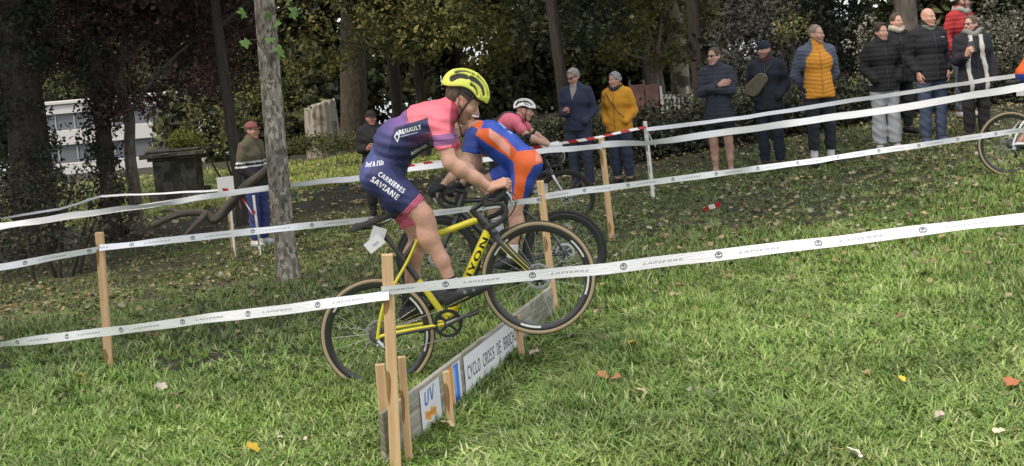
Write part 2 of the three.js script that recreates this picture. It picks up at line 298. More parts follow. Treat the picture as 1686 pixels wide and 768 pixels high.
M.barkPlane = std(0xffffff, 0.9, { map: barkMap((u, v) => {   // flaking grey bark with lighter plates
  const a = pfbm(u, v, 6, 3, 5), s = sstep(0.48, 0.56, pfbm(u, v, 14, 33, 4)), t = sstep(0.57, 0.61, pfbm(u, v, 22, 57, 4)), k = sstep(0.60, 0.66, pfbm(u, v, 26, 71, 3)) * 0.7;
  let r = mix(0.50, 0.40, s), g = mix(0.475, 0.375, s), b = mix(0.435, 0.34, s); r = mix(r, 0.60, t); g = mix(g, 0.585, t); b = mix(b, 0.54, t); r = mix(r, 0.25, k); g = mix(g, 0.235, k); b = mix(b, 0.215, k);
  const n = 0.16 * (a - 0.5) + 0.05 * (pnoise(u, v, 80, 4) - 0.5); return [r + n, g + n, b + n]; }), bumpMap: barkBump, bumpScale: 0.012 });
const bumpy = (s, k = 0.09) => (c, n, l) => k * (fbm(c * 1.6 + s, n * 1.6, l * 1.3, 3) - 0.5) * 2;
function trunkGeo(pts, radii, n = 24, seg = 18, s = 1, k = 0.09) {
  const P = curve(pts, n), R = P.map((_, i) => { const t = i / n * (radii.length - 1), j = Math.min(Math.floor(t), radii.length - 2); return mix(radii[j], radii[j + 1], t - j); });
  return sweep(P, R, seg, { bump: bumpy(s, k), vlen: 1.4 });
}
const spot = (px, d) => { const p = d < 5 ? V(-8.4, 0, -2.6) : at(px, 250, d); p.y = heightAt(p.x, p.z); return p; };
const GREEN = { dark: [lin(0.034, 0.042, 0.022), lin(0.027, 0.034, 0.019), lin(0.044, 0.05, 0.026)], mid: [lin(0.075, 0.09, 0.034), lin(0.06, 0.075, 0.03), lin(0.095, 0.10, 0.04)], yellow: [lin(0.16, 0.155, 0.045), lin(0.12, 0.13, 0.04), lin(0.20, 0.17, 0.05), lin(0.09, 0.105, 0.035)], copper: [lin(0.060, 0.032, 0.030), lin(0.045, 0.026, 0.026), lin(0.085, 0.045, 0.035)], grey: [lin(0.055, 0.058, 0.05), lin(0.04, 0.043, 0.036), lin(0.085, 0.085, 0.072)], pale: [lin(0.30, 0.295, 0.25), lin(0.20, 0.20, 0.155), lin(0.11, 0.115, 0.075), lin(0.06, 0.065, 0.04)], brown: [lin(0.045, 0.036, 0.024), lin(0.065, 0.05, 0.028), lin(0.03, 0.026, 0.018)] };

seed(77);
// a tall tree: trunk, limbs and a high crown that roofs the park
function tallTree(name, label, px, d, r, h, bark, cols, opt = {}) {
  const b = spot(px, d), t = thing(name, label, 'tree', b), lx = opt.lean || 0;
  const parts = [trunkGeo([V(0, -0.3, 0), V(0.02 + lx * 0.1, 0.5, 0), V(lx * 0.5, h * 0.35, 0), V(lx, h * 0.8, 0)], [r * 1.35, r * 1.05, r * 0.9, r * 0.5], 26, 18, px)];
  for (let i = 0; i < (opt.limbs ?? 6); i++) { const y = h * rr(0.42, 0.72), a = rr(0, 6.28), l = rr(1.8, 3.6) * (opt.wide || 1), x0 = lx * y / h; parts.push(sweep(curve([V(x0, y, 0), V(x0 + Math.cos(a) * l * 0.5, y + l * 0.35, Math.sin(a) * l * 0.5), V(x0 + Math.cos(a) * l, y + l * 0.55, Math.sin(a) * l)], 6), [0.35, 0.32, 0.28, 0.22, 0.16, 0.1, 0.05].map((k) => k * r * 1.3), 8)); }
  part('trunk', parts, bark, t);
  const lo = opt.low ?? h * 0.5, R = opt.R || 3.6;
  foliage(t, 'crown', [...lumps(V(lx, (lo + h) / 2 + 0.8, 0), V(R, (h - lo) / 2 + 0.6, R), opt.n || 26, 1.15), ...(opt.extra || []).map((k) => ({ c: k.c.clone().sub(b), r: k.r, d: k.d, tint: k.tint }))], opt.dens || (d < 26 ? 17 : 5), opt.kind || (d < 26 ? 'broad' : 'coarse'), cols, opt.size || 1);
  return t;
}
// ivy-clad trunk
function ivyTree(label, px, d, w, h, cols, dens = 30) {
  const b = spot(px, d), t = thing('ivy_tree', label, 'tree', b);
  part('trunk', trunkGeo([V(0, -0.3, 0), V(0.03, h * 0.4, 0), V(-0.1, h, 0)], [w * 0.4, w * 0.3, w * 0.22], 16, 14, px), M.barkDark, t);
  const cl = []; for (let y = 0.1; y < h; y += 0.32) cl.push({ c: V(rr(-0.12, 0.12) * w, y, rr(-0.1, 0.1)), r: V(w * rr(0.42, 0.62), 0.36, w * rr(0.42, 0.6)) });
  foliage(t, 'ivy', cl, dens, 'fine', cols, 1.1); return t;
}
// shrub / bush made of clumps given in pixels
function bush(name, label, cat, list, d, kind, cols, dens, size = 1, stems = 5) {
  const c0 = spot(list[0][0], d), t = thing(name, label, cat, c0), cl = [];
  for (const [px, py, rx, ry, dd = 0, dn = 1] of list) { const D = d + dd, c = at(px, py, D).sub(c0); cl.push({ c, r: V(rx * D / F, ry * D / F, rx * D / F * 0.7), d: dn }); }
  const st = []; for (let i = 0; i < stems; i++) { const k = cl[i % cl.length].c; st.push(sweep(curve([V(k.x * 0.3 + rr(-0.1, 0.1), -0.1, rr(-0.15, 0.15)), V(k.x * 0.7 + rr(-0.1, 0.1), k.y * 0.5, k.z * 0.5), V(k.x + rr(-0.2, 0.2), k.y + 0.2, k.z)], 6), [0.035, 0.03, 0.027, 0.022, 0.018, 0.012, 0.006], 6)); }
  if (stems) part('stem', st, M.barkDark, t);
  foliage(t, 'leaves', cl, dens, kind, cols, size); return t;
}
const clumpAt = (px, py, d, rx, ry, dn = 1, tint) => ({ c: at(px, py, d), r: V(rx * d / F, ry * d / F, rx * d / F * 0.8), d: dn, tint });

// --- trees in view, left to right ---
ivyTree('dark ivy-covered tree at the far left edge behind the course tape', 45, 17.5, 1.0, 7, GREEN.dark, 75);
ivyTree('slim dark ivy-clad trunk in front of the pale building', 170, 18.5, 0.42, 6.5, GREEN.dark, 190);
{ // copper-leaved tree
  const b = onGround(222, 388), t = thing('copper_tree', 'slender grey-barked tree with dark copper-red leaves, left of the stone pedestal', 'tree', b), D = -b.z;
  const q = (px, py, d = D) => at(px, py, d).sub(b);
  part('trunk', [trunkGeo([V(0, -0.2, 0), q(222, 330), q(213, 250), q(212, 190), q(196, 130), q(205, 60), q(215, -60)], [0.15, 0.115, 0.10, 0.095, 0.075, 0.06, 0.04], 30, 14, 3),
    ...[[214, 185, 260, 120, 330, 60, 420, 20], [205, 140, 130, 90, 80, 40, 20, 10], [205, 100, 270, 40, 360, -20, 430, -60], [200, 110, 150, 40, 120, -20, 60, -60]].map((k) => sweep(curve([q(k[0], k[1]), q(k[2], k[3], D + 0.3), q(k[4], k[5], D + 0.6), q(k[6], k[7], D + 0.5)], 10), [0.05, 0.045, 0.04, 0.036, 0.032, 0.028, 0.024, 0.02, 0.016, 0.01, 0.006], 7))], M.barkGrey, t);
  const cl = []; const add = (px, py, d, rx, ry, dn = 1) => { const k = clumpAt(px, py, d, rx, ry, dn); k.c.sub(b); k.tint = lin(1, 1, 1).multiplyScalar(rr(0.7, 1.4)); cl.push(k); };
  for (let i = 0; i < 150; i++) { const px = rr(-40, 415), lim = 118 + 80 * Math.sin(clamp((px - 60) / 360) * Math.PI) * 0.8 + rr(-25, 20); add(px, rr(-120, lim), D + rr(-0.9, 2.2), rr(26, 52), rr(16, 30)); }
  foliage(t, 'crown', cl, 105, 'fine', GREEN.copper, 0.95);
}
{ // the mottled plane tree in the middle left
  const b = onGround(477, 466), D = -b.z, q = (px, py) => at(px, py, D).sub(b), t = thing('plane_tree', 'mottled grey plane tree trunk standing alone left of the leading rider', 'tree', b);
  part('trunk', [trunkGeo([V(0.01, -0.3, 0), q(476, 455), q(466, 380), q(455, 250), q(444, 120), q(436, 10), q(428, -120), q(425, -420), q(440, -800)], [0.14, 0.118, 0.107, 0.104, 0.102, 0.10, 0.099, 0.09, 0.07], 60, 28, 7, 0.05)], M.barkPlane, t);
  for (const k of [[440, 30, 470, 15, 492, 14], [438, 70, 420, 66, 405, 72], [444, 95, 460, 88, 472, 82]]) part('twig', sweep(curve([q(k[0], k[1]), q(k[2], k[3]).add(V(0, 0, 0.12)), q(k[4], k[5]).add(V(0, 0, 0.15))], 6), [0.006, 0.005, 0.005, 0.004, 0.004, 0.003, 0.002], 6), M.barkGrey, t);
  const sh = new THREE.Shape(); for (let i = 0; i <= 40; i++) { const a = i / 40 * Math.PI * 2, r = 0.5 * (0.58 + 0.42 * Math.pow(Math.abs(Math.cos(a * 2.5)), 1.6)) * (1 - 0.16 * (i & 1)) * (a > 2.2 && a < 4.1 ? 1.15 : 0.85); const x = Math.sin(a) * r, y = -Math.cos(a) * r; i ? sh.lineTo(x, y) : sh.moveTo(x, y); }
  const lg = new THREE.ShapeGeometry(sh, 6); { const p = lg.attributes.position; for (let i = 0; i < p.count; i++) p.setZ(i, -0.35 * p.getX(i) ** 2 + 0.12 * Math.sin(p.getY(i) * 7)); lg.computeVertexNormals(); }
  M.planeLeaf = std(lin(0.10, 0.19, 0.035), 0.6, { side: THREE.DoubleSide });
  for (const [px, py, s, rz] of [[490, 24, 0.15, 0.4], [411, 72, 0.14, -0.6], [468, 86, 0.15, 0.9], [452, 66, 0.11, 2.0], [408, 24, 0.13, 1.2], [480, 3, 0.14, -1], [462, 40, 0.12, 2.6], [447, 28, 0.1, 0.3]]) { const l = part('leaf', lg, M.planeLeaf, t); l.position.copy(q(px, py)).add(V(0, 0, 0.18)); l.rotation.set(rr(-0.9, 0.4), rr(-0.9, 0.9), rz); l.scale.setScalar(s * 1.05); }
  foliage(t, 'crown', lumps(V(0.2, 7.4, -0.5), V(3.2, 1.8, 3), 16, 1.1), 4, 'coarse', GREEN.mid, 1);
}
tallTree('dark_tree', 'thin dark trunk beside the man in the red cap', 388, 17.5, 0.10, 8, M.barkDark, GREEN.copper, { R: 2.6, n: 16, lean: -0.15 });
{ // broad old plane with pale lower bark
  const t = tallTree('old_plane_tree', 'very broad old brown tree behind the pale broken stump and the low hedge', 580, 38, 0.5, 13, M.barkBig, GREEN.mid, { R: 5.5, n: 34, limbs: 7, low: 7.5, wide: 1.6, lean: 0.9 });
}
tallTree('park_tree', 'dark-trunked park tree with leaves turning yellow, behind the leading rider', 700, 27, 0.13, 11, M.barkDark, GREEN.yellow, { R: 4, n: 26, low: 5.5, extra: [clumpAt(690, 60, 26, 70, 40, 1.2), clumpAt(760, 30, 25, 80, 40, 1.2), clumpAt(640, 20, 26, 80, 34), clumpAt(830, 50, 27, 60, 45), clumpAt(800, 100, 27, 50, 22), clumpAt(880, 20, 26, 60, 30)], kind: 'broad', dens: 22 });
tallTree('dark_tree', 'stout dark trunk behind the rider in the white helmet', 938, 23, 0.135, 11, M.barkDark, GREEN.dark, { R: 4.2, n: 30, low: 4.5, lean: -0.3, extra: [clumpAt(900, 30, 24, 60, 60), clumpAt(980, 20, 24, 60, 60)] });
tallTree('dark_tree', 'dark trunk between the plane tree and the yellowing park tree', 660, 31, 0.18, 12, M.barkDark, GREEN.dark, { R: 4.5, n: 30, low: 4.2 });
tallTree('dark_tree', 'dark slender tree behind the yellow-jacketed spectator', 1160, 22, 0.16, 10, M.barkDark, GREEN.dark, { R: 3, n: 22, low: 3.6, extra: [clumpAt(1165, 60, 22, 28, 90, 1.5)] });
tallTree('dark_tree', 'thick brown trunk rising behind the bald spectator', 1506, 19.5, 0.2, 10, M.barkGrey, GREEN.dark, { R: 3.6, n: 26, low: 4.5 });
tallTree('pale_trunk_tree', 'bare beige trunk behind the spectator with crossed arms', 1128, 27, 0.24, 11, M.barkPale, GREEN.mid, { R: 3.6, n: 24, low: 5.2 });
{ // small multi-stemmed tree
  const b = spot(1084, 25), t = thing('small_tree', 'small bare-limbed tree with fanning branches beside the red board', 'tree', b), q = (px, py, dd = 0) => at(px, py, 25 + dd).sub(b), P = [];
  P.push(trunkGeo([V(0, -0.2, 0), q(1084, 160), q(1080, 120)], [0.24, 0.2, 0.16], 10, 12, 2));
  for (const [x, y, x2, y2] of [[1075, 95, 1035, 78], [1078, 80, 1060, 30], [1085, 70, 1090, 20], [1095, 85, 1120, 40], [1100, 95, 1140, 75], [1065, 100, 1010, 85], [1090, 90, 1108, 50]]) P.push(sweep(curve([q(1081, 125), q(x, y, rr(-0.4, 0.4)), q(x2, y2, rr(-0.8, 0.8))], 8), [0.09, 0.08, 0.07, 0.06, 0.05, 0.04, 0.03, 0.02, 0.012], 7));
  part('trunk', P, M.barkGrey, t);
  const cl = []; for (let i = 0; i < 34; i++) { const k = clumpAt(rr(1000, 1150), rr(-20, 95), 25 + rr(-1, 1), rr(18, 34), rr(10, 18), 1, lin(1, 1, 1).multiplyScalar(rr(0.7, 1.4))); k.c.sub(b); cl.push(k); }
  foliage(t, 'crown', cl, 26, 'broad', GREEN.yellow, 0.8);
}
{ // black conifer
  const b = spot(1376, 21), t = thing('conifer', 'almost black dense conifer behind the orange puffer jacket', 'tree', b), cl = [];
  part('trunk', trunkGeo([V(0, -0.2, 0), V(0, 4, 0), V(0.1, 9, 0)], [0.22, 0.18, 0.06], 12, 10, 4), M.barkDark, t);
  for (let y = 0.6; y < 9; y += 0.45) for (let i = 0; i < 3; i++) { const r = 0.75 * (1 - y / 14); cl.push({ c: V(rr(-1, 1) * r, y, rr(-1, 1) * r), r: V(0.5, 0.4, 0.5) }); }
  foliage(t, 'crown', cl, 40, 'fine', [lin(0.012, 0.016, 0.011), lin(0.018, 0.024, 0.015)], 1.2);
}
bush('grey_shrub', 'tall grey-green bushy shrub behind the two dark-clad spectators', 'shrub', [[1245, 90, 62, 60, 0], [1215, 60, 40, 50, 0.4], [1280, 60, 40, 55, 0.3], [1240, 30, 55, 40, 0.5], [1225, 130, 40, 50, 0], [1270, 130, 40, 50, 0.2], [1250, -20, 60, 40, 0.6]], 19.5, 'fine', GREEN.grey, 120, 1.05);
bush('pale_shrub', 'pale dry-leaved shrub at the right edge behind the spectators', 'shrub', [[1650, 75, 60, 40, 0], [1610, 60, 50, 36, 0.6], [1690, 60, 50, 40, 0], [1660, 30, 60, 30, 0.8, 0.6], [1600, 110, 30, 20, 0.6]], 18.5, 'fine', GREEN.pale, 90, 0.95);
bush('pale_shrub', 'pale leafy shrub between the conifer and the spectators in black', 'shrub', [[1425, 95, 22, 45, 0], [1412, 60, 20, 30, 0.2], [1440, 60, 20, 30, 0.4]], 19, 'fine', GREEN.pale, 60, 0.95, 3);
bush('yellow_shrub', 'yellow-green leafy shrub low on the conifer', 'shrub', [[1302, 42, 26, 18, 0, 1.3], [1290, 60, 16, 12, 0]], 19, 'fine', GREEN.yellow, 130, 0.9, 2);
bush('yellow_shrub', 'sunlit yellow-green shrubs behind the man in the red cap', 'shrub', [[392, 165, 34, 40, 0], [360, 205, 34, 28, 0.5], [425, 190, 34, 40, 1], [320, 200, 24, 20, 0.6], [400, 120, 40, 30, 1], [470, 150, 34, 60, 2], [360, 240, 24, 16, -2]], 27, 'broad', GREEN.yellow, 20, 0.75);
tallTree('park_tree', 'yellow-green leafy tree hanging over the stump, right of the mottled trunk', 458, 27, 0.16, 10, M.barkDark, GREEN.yellow, { R: 2.6, n: 14, low: 5.5, kind: 'broad', dens: 17, size: 0.8, extra: [clumpAt(520, 60, 26.5, 46, 34), clumpAt(480, 110, 27, 34, 44), clumpAt(560, 96, 27, 36, 34), clumpAt(500, 10, 26, 60, 30), clumpAt(605, 60, 27, 40, 40), clumpAt(530, 110, 27, 30, 24)] });
bush('mossy_shrub', 'bright yellow-green clump growing on top of the stone pedestal', 'shrub', [[306, 228, 22, 12, -0.1, 1], [290, 238, 16, 8, -0.1], [318, 236, 14, 8, -0.1]], 26, 'fine', [lin(0.24, 0.27, 0.05), lin(0.16, 0.19, 0.04)], 1500, 0.75, 0);
bush('dry_shrub', 'straggly brownish shrub behind the tapes at the left edge', 'shrub', [[60, 310, 40, 34, 0], [20, 300, 40, 40, 0.4], [110, 300, 34, 30, 0.3], [155, 310, 30, 28, 0], [195, 300, 24, 26, 0.6], [20, 330, 40, 26, 0], [90, 340, 60, 16, 0]], 14.5, 'fine', [...GREEN.brown, ...GREEN.dark], 150, 0.85, 5);
bush('dry_shrub', 'low dark shrub in front of the white tapes at the far left', 'shrub', [[40, 395, 60, 22, 0], [120, 385, 50, 18, 0.2], [190, 372, 36, 18, 0.5], [-20, 400, 50, 24, 0]], 11.6, 'fine', [...GREEN.brown, ...GREEN.dark], 190, 0.7, 0);
{ // low hedge in front of the broad tree
  const t = thing('hedge', 'low clipped green hedge in front of the broad pale trunk', 'hedge', spot(545, 34)), cl = []; const b = t.position;
  for (let px = 470; px < 700; px += 14) { const c = at(px, 236 - (px - 545) * 0.03, 34).sub(b); cl.push({ c, r: V(0.32, 0.27, 0.4), d: 1 }); }
  foliage(t, 'leaves', cl, 120, 'fine', [lin(0.12, 0.135, 0.045), lin(0.16, 0.165, 0.06), lin(0.08, 0.095, 0.035)], 1);
}
{ // dark hedge behind the spectators
  const t = thing('hedge', 'long dark hedge running behind all the standing spectators', 'hedge', spot(1280, 17.6)), cl = [], b = t.position;
  for (let px = 850; px < 1800; px += 26) { const y0 = 232 - (px - 870) * 0.115; for (let k = 0; k < 2; k++) cl.push({ c: at(px + rr(-8, 8), y0 + k * 30 - 12, 17.6).sub(b), r: V(0.3, 0.3, 0.34) }); cl.push({ c: V(at(px, 200, 17.6).x - b.x, 0.25 + heightAt(at(px, 200, 17.6).x, -17.6) - b.y, 0), r: V(0.3, 0.34, 0.34) }); }
  foliage(t, 'leaves', cl, 150, 'fine', [lin(0.035, 0.04, 0.024), lin(0.05, 0.052, 0.03), lin(0.025, 0.03, 0.02)], 1);
}
// --- the wood that closes the view, and high crowns that roof the park (they shade the ground below) ---
{
  const t = thing('wood', 'dark mass of trees closing the view behind the park', 'trees', V(0, 0, -50), 0, null); tag(t, null, null, null, 'stuff');
  const cl = [];
  for (let i = 0; i < 260; i++) { const px = i > 190 ? rr(62, 328) : rr(-160, 1850), gap = px > 60 && px < 330, d = gap ? rr(92, 99) : rr(42, 58), y = rr(0.2, 13); const p = at(px, 250, d); p.y = gap ? rr(3, 15) : y; cl.push({ c: p.sub(t.position), r: V(rr(1.6, 3), rr(1.2, 2.2), 1.6), tint: lin(1, 1, 1).multiplyScalar(rr(0.5, 1.5)), d: 1 }); }
  foliage(t, 'crown', cl, 3.6, 'coarse', [...GREEN.mid, ...GREEN.mid, ...GREEN.dark, lin(0.12, 0.12, 0.045)], 1.35);
  const st = []; for (let i = 0; i < 26; i++) { const px = rr(330, 1800), p = spot(px, rr(40, 56)).sub(t.position); st.push(trunkGeo([p, p.clone().add(V(rr(-0.3, 0.3), 5, 0)), p.clone().add(V(rr(-0.8, 0.8), 12, 0))], [0.24, 0.19, 0.1].map((k) => k * rr(0.5, 1.2)), 8, 8, i)); }
  tag(part('trunk', st, M.barkDark, t), null, null, null, 'stuff');
}
const roofTrees = [[-420, 16, 'left of the view, nearest the tape'], [-330, 25, 'left of the view, beside the ivy trees'], [-4600, 2.6, 'left of the camera, shading the left part of the lawn'], [1790, 19, 'right of the view, behind the spectators'], [1880, 27, 'right of the view, far behind the hedge']];
roofTrees.forEach(([px, d, where], i) => { const b = spot(px, d), t = thing('high_crown_tree', 'tall high-crowned park tree ' + where, 'tree', b, 0, 'tall trees whose crowns roof the park');
  part('trunk', trunkGeo([V(0, -0.3, 0), V(0.1, 4, 0), V(-0.2, 9.5, 0)], [0.26, 0.19, 0.1], 14, 12, i), M.barkDark, t);
  foliage(t, 'crown', lumps(V(0, 8.3, 0), V(4.6, 2.2, 4.6), d < 5 ? 16 : 30, 1.3), d < 5 ? 2.2 : 4.5, 'coarse', i % 3 ? GREEN.dark : GREEN.mid, 1.15); });

{ // pale broken stump in front of the broad tree
  const b = spot(534, 35.4), t = thing('tree_stump', 'tall pale broken stump with a ragged top behind the low hedge', 'stump', b), f = (x, y, z) => { const a = Math.atan2(z, x), r = 0.62 - 0.04 * y + 0.05 * (fbm(x * 2.2 + 4, y * 0.5, z * 2.2, 3) - 0.5) * 2 + 0.018 * Math.sin(a * 17 + y), top = 1.85 + 0.22 * (noise3(x * 5, 1, z * 5) - 0.5) + 0.25 * x; return Math.max(Math.hypot(x, z) - r, y - top, -0.2 - y) * 0.8; }, c = new THREE.Color();
  part('trunk', nets(f, V(-0.85, -0.3, -0.85), V(0.85, 2.6, 0.85), 0.035, (x, y, z) => c.copy(lin(0.36, 0.33, 0.28)).lerp(lin(0.12, 0.10, 0.08), clamp(sstep(0.54, 0.66, fbm(x * 3, y * 6, z * 3, 4)) * 0.7 + sstep(0.62, 0.7, noise3(x * 9, y * 2, z * 9)) * 0.5))), std(0xffffff, 0.9, { vertexColors: true, bumpMap: barkBump, bumpScale: 0.02 }), t);
}
// --- stone pedestal ---
{
  M.stone = std(0xffffff, 0.9, { map: dataTex(256, 256, (u, v) => { const a = pfbm(u, v, 6, 3, 5), s = sstep(0.5, 0.62, pfbm(u, v, 5, 23, 4)); return [mix(0.33, 0.22, s) + 0.2 * (a - 0.5), mix(0.32, 0.225, s) + 0.2 * (a - 0.5), mix(0.30, 0.19, s) + 0.18 * (a - 0.5)]; }), bumpMap: barkBump, bumpScale: 0.01 });
  const b = spot(290, 26), t = thing('stone_pedestal', 'dark weathered stone pedestal with a moulded top ledge and moss', 'pedestal', b, 0.15), w = 0.56;
  part('base', xf(chamferBox(w * 2.35, 0.26, w * 2.35, 0.02), V(0, 0.1, 0)), M.stone, t);
  part('shaft', xf(chamferBox(w * 1.85, 0.8, w * 1.85, 0.02), V(0, 0.63, 0)), M.stone, t);
  part('cornice', [xf(chamferBox(w * 2.2, 0.08, w * 2.2, 0.02), V(0, 1.07, 0)), xf(chamferBox(w * 2.75, 0.11, w * 2.75, 0.02), V(0, 1.165, 0)), xf(chamferBox(w * 2.3, 0.07, w * 2.3, 0.03), V(0, 1.255, 0))], M.stone, t);
}
// --- pale modern building far left ---
{
  const D = 82, L = at(30, 230, D), R = at(372, 230, D), cx = (L.x + R.x) / 2, wd = R.x - L.x, t = thing('building', 'pale modern building with white bands and grey ribbon windows, behind the trees at left', 'building', V(cx, 0, -D - 4));
  M.render = std(lin(0.58, 0.57, 0.56), 0.85, { bumpMap: barkBump, bumpScale: 0.002 }); M.glazing = std(lin(0.14, 0.15, 0.17), 0.18, { metalness: 0 }); M.alu = std(lin(0.4, 0.42, 0.44), 0.5, { metalness: 0.4 });
  const tilt = (px) => 0; const ys = [302, 288, 281, 262, 232, 207, 180, 165].map((py) => at(190, py, D).y);
  part('core', xf(chamferBox(wd - 0.6, ys[7] + 6.6, 7.2, 0.02), V(0, (ys[7] - 6.5) / 2, 0)), M.alu, t);
  for (const [a, b] of [[1, 2], [3, 3], [4, 5], [6, 7]]) { const y0 = a === b ? ys[2] : ys[a], y1 = a === b ? ys[3] : ys[b]; if (a === 1) continue; part('spandrel', xf(chamferBox(wd, Math.abs(y1 - y0), 8, 0.03), V(0, (y0 + y1) / 2, 0)), M.render, t); }
  part('spandrel', xf(chamferBox(wd, Math.abs(ys[1] - ys[0]) + 0.4, 8, 0.03), V(0, (ys[0] + ys[1]) / 2, 0)), M.render, t);
  for (const [a, b] of [[3, 4], [5, 6]]) { const n = 11; for (let i = 0; i < n; i++) { const w = part('window', xf(chamferBox(wd / n - 0.12, Math.abs(ys[b] - ys[a]) - 0.05, 0.12, 0.01), V(-wd / 2 + (i + 0.5) * wd / n, (ys[a] + ys[b]) / 2, 3.68)), M.glazing, t); part('frame', [xf(chamferBox(0.1, Math.abs(ys[b] - ys[a]) - 0.05, 0.2, 0.01), V(-wd / 2 + i * wd / n, (ys[a] + ys[b]) / 2, 3.72))], M.alu, w); } }
  part('roof', xf(chamferBox(wd + 0.4, 0.3, 8.4, 0.05), V(0, ys[7] + 0.18, 0)), M.render, t);
}
{ // far pale house glimpsed right of the trunks
  const D = 62, L = at(868, 170, D), R = at(1132, 170, D), cx = (L.x + R.x) / 2, wd = R.x - L.x, t = thing('house', 'pale rendered house glimpsed far off between the trunks', 'house', V(cx, 0, -D - 3)), g = heightAt(cx, -D);
  M.house = std(lin(0.55, 0.48, 0.43), 0.9, { bumpMap: barkBump, bumpScale: 0.002 });
  part('wall', xf(chamferBox(wd, 3.2, 6, 0.02), V(0, g + 1.6, 0)), M.house, t);
  for (let i = 0; i < 6; i++) { const w = part('window', xf(chamferBox(0.9, 1.3, 0.1, 0.01), V(-wd / 2 + (i + 0.5) * wd / 6, g + 1.7, 3.03)), M.glazing, t); part('frame', [xf(chamferBox(1.06, 0.1, 0.16, 0.01), V(-wd / 2 + (i + 0.5) * wd / 6, g + 1.0, 3.03)), xf(chamferBox(0.06, 1.3, 0.16, 0.01), V(-wd / 2 + (i + 0.5) * wd / 6, g + 1.7, 3.04))], M.render, w); }
  const s = new THREE.Shape(); s.moveTo(-3.3, 0); s.lineTo(3.3, 0); s.lineTo(0, 1.7); s.closePath(); const rf = new THREE.ExtrudeGeometry(s, { depth: wd + 0.5, bevelEnabled: false }); rf.rotateY(Math.PI / 2); rf.translate(-wd / 2 - 0.25, g + 3.21, 0);
  part('roof', rf, std(lin(0.16, 0.08, 0.06), 0.9), t);
}
{ // faded red board on posts
  const D = 24, t = thing('board', 'faded red double board on posts at the foot of the small tree', 'board', spot(1062, D)), b = t.position, q = (px, py) => at(px, py, D).sub(b), m = std(lin(0.26, 0.13, 0.12), 0.8, { map: dataTex(64, 64, (u, v) => 0.75 + 0.25 * pfbm(u, v, 6, 3, 3)) });
  for (const [a, c] of [[1040, 1061], [1064, 1085]]) { const p = q((a + c) / 2, 160), w = (c - a) * D / F; part('panel', xf(chamferBox(w, 0.58, 0.03, 0.006), p), m, t); }
  for (const px of [1039, 1062.5, 1086]) { const p = q(px, 160); part('post', xf(chamferBox(0.05, p.y + 0.5, 0.06, 0.006), V(p.x, (p.y + 0.5) / 2 - 0.1, -0.06)), M.barkGrey, t); }
}
{ // fallen leaning branch behind the tapes at left
  const D = 13.2, pts = [[250, 372], [300, 352], [338, 352], [352, 362], [378, 338], [405, 308], [432, 288], [450, 268]], b = spot(340, D), t = thing('fallen_branch', 'crooked dark fallen branch leaning towards the mottled trunk', 'branch', b);
  part('limb', [trunkGeo(pts.map(([x, y], i) => at(x, y, D - (i > 4 ? (i - 4) * 0.35 : 0)).sub(b)), [0.035, 0.045, 0.05, 0.06, 0.07, 0.07, 0.065, 0.05], 40, 12, 6, 0.16), sweep(curve([at(340, 352, D).sub(b), at(320, 372, D - 0.2).sub(b), at(300, 392, D - 0.4).sub(b)], 6), [0.05, 0.045, 0.04, 0.035, 0.03, 0.025, 0.02], 8), sweep(curve([at(300, 352, D).sub(b), at(280, 345, D + 0.2).sub(b), at(262, 350, D + 0.5).sub(b)], 6), [0.04, 0.035, 0.03, 0.028, 0.025, 0.02, 0.01], 8)], M.barkBranch, t);
}
{ // short white picket railing
  const D = 23.4, t = thing('railing', 'short white picket railing behind the yellow-jacketed woman and the small tree', 'railing', spot(1112, D)), b = t.position, q = (px, py) => at(px, py, D).sub(b), m = std(lin(0.6, 0.6, 0.6), 0.7);
  for (let i = 0; i < 7; i++) { const p = q(1092 + i * 6.5, 168), h = 0.34; part('picket', xf(chamferBox(0.035, h, 0.02, 0.004), V(p.x, p.y, 0)), m, t); }
  const p = q(1111, 168); for (const y of [0.1, -0.1]) part('rail', xf(chamferBox(0.62, 0.04, 0.02, 0.004), V(p.x, p.y + y, -0.023)), m, t); for (const px of [1090, 1134]) { const k = q(px, 160); part('post', xf(chamferBox(0.05, k.y + 0.5, 0.04, 0.004), V(k.x, (k.y + 0.5) / 2 - 0.25, -0.06)), m, t); }
}
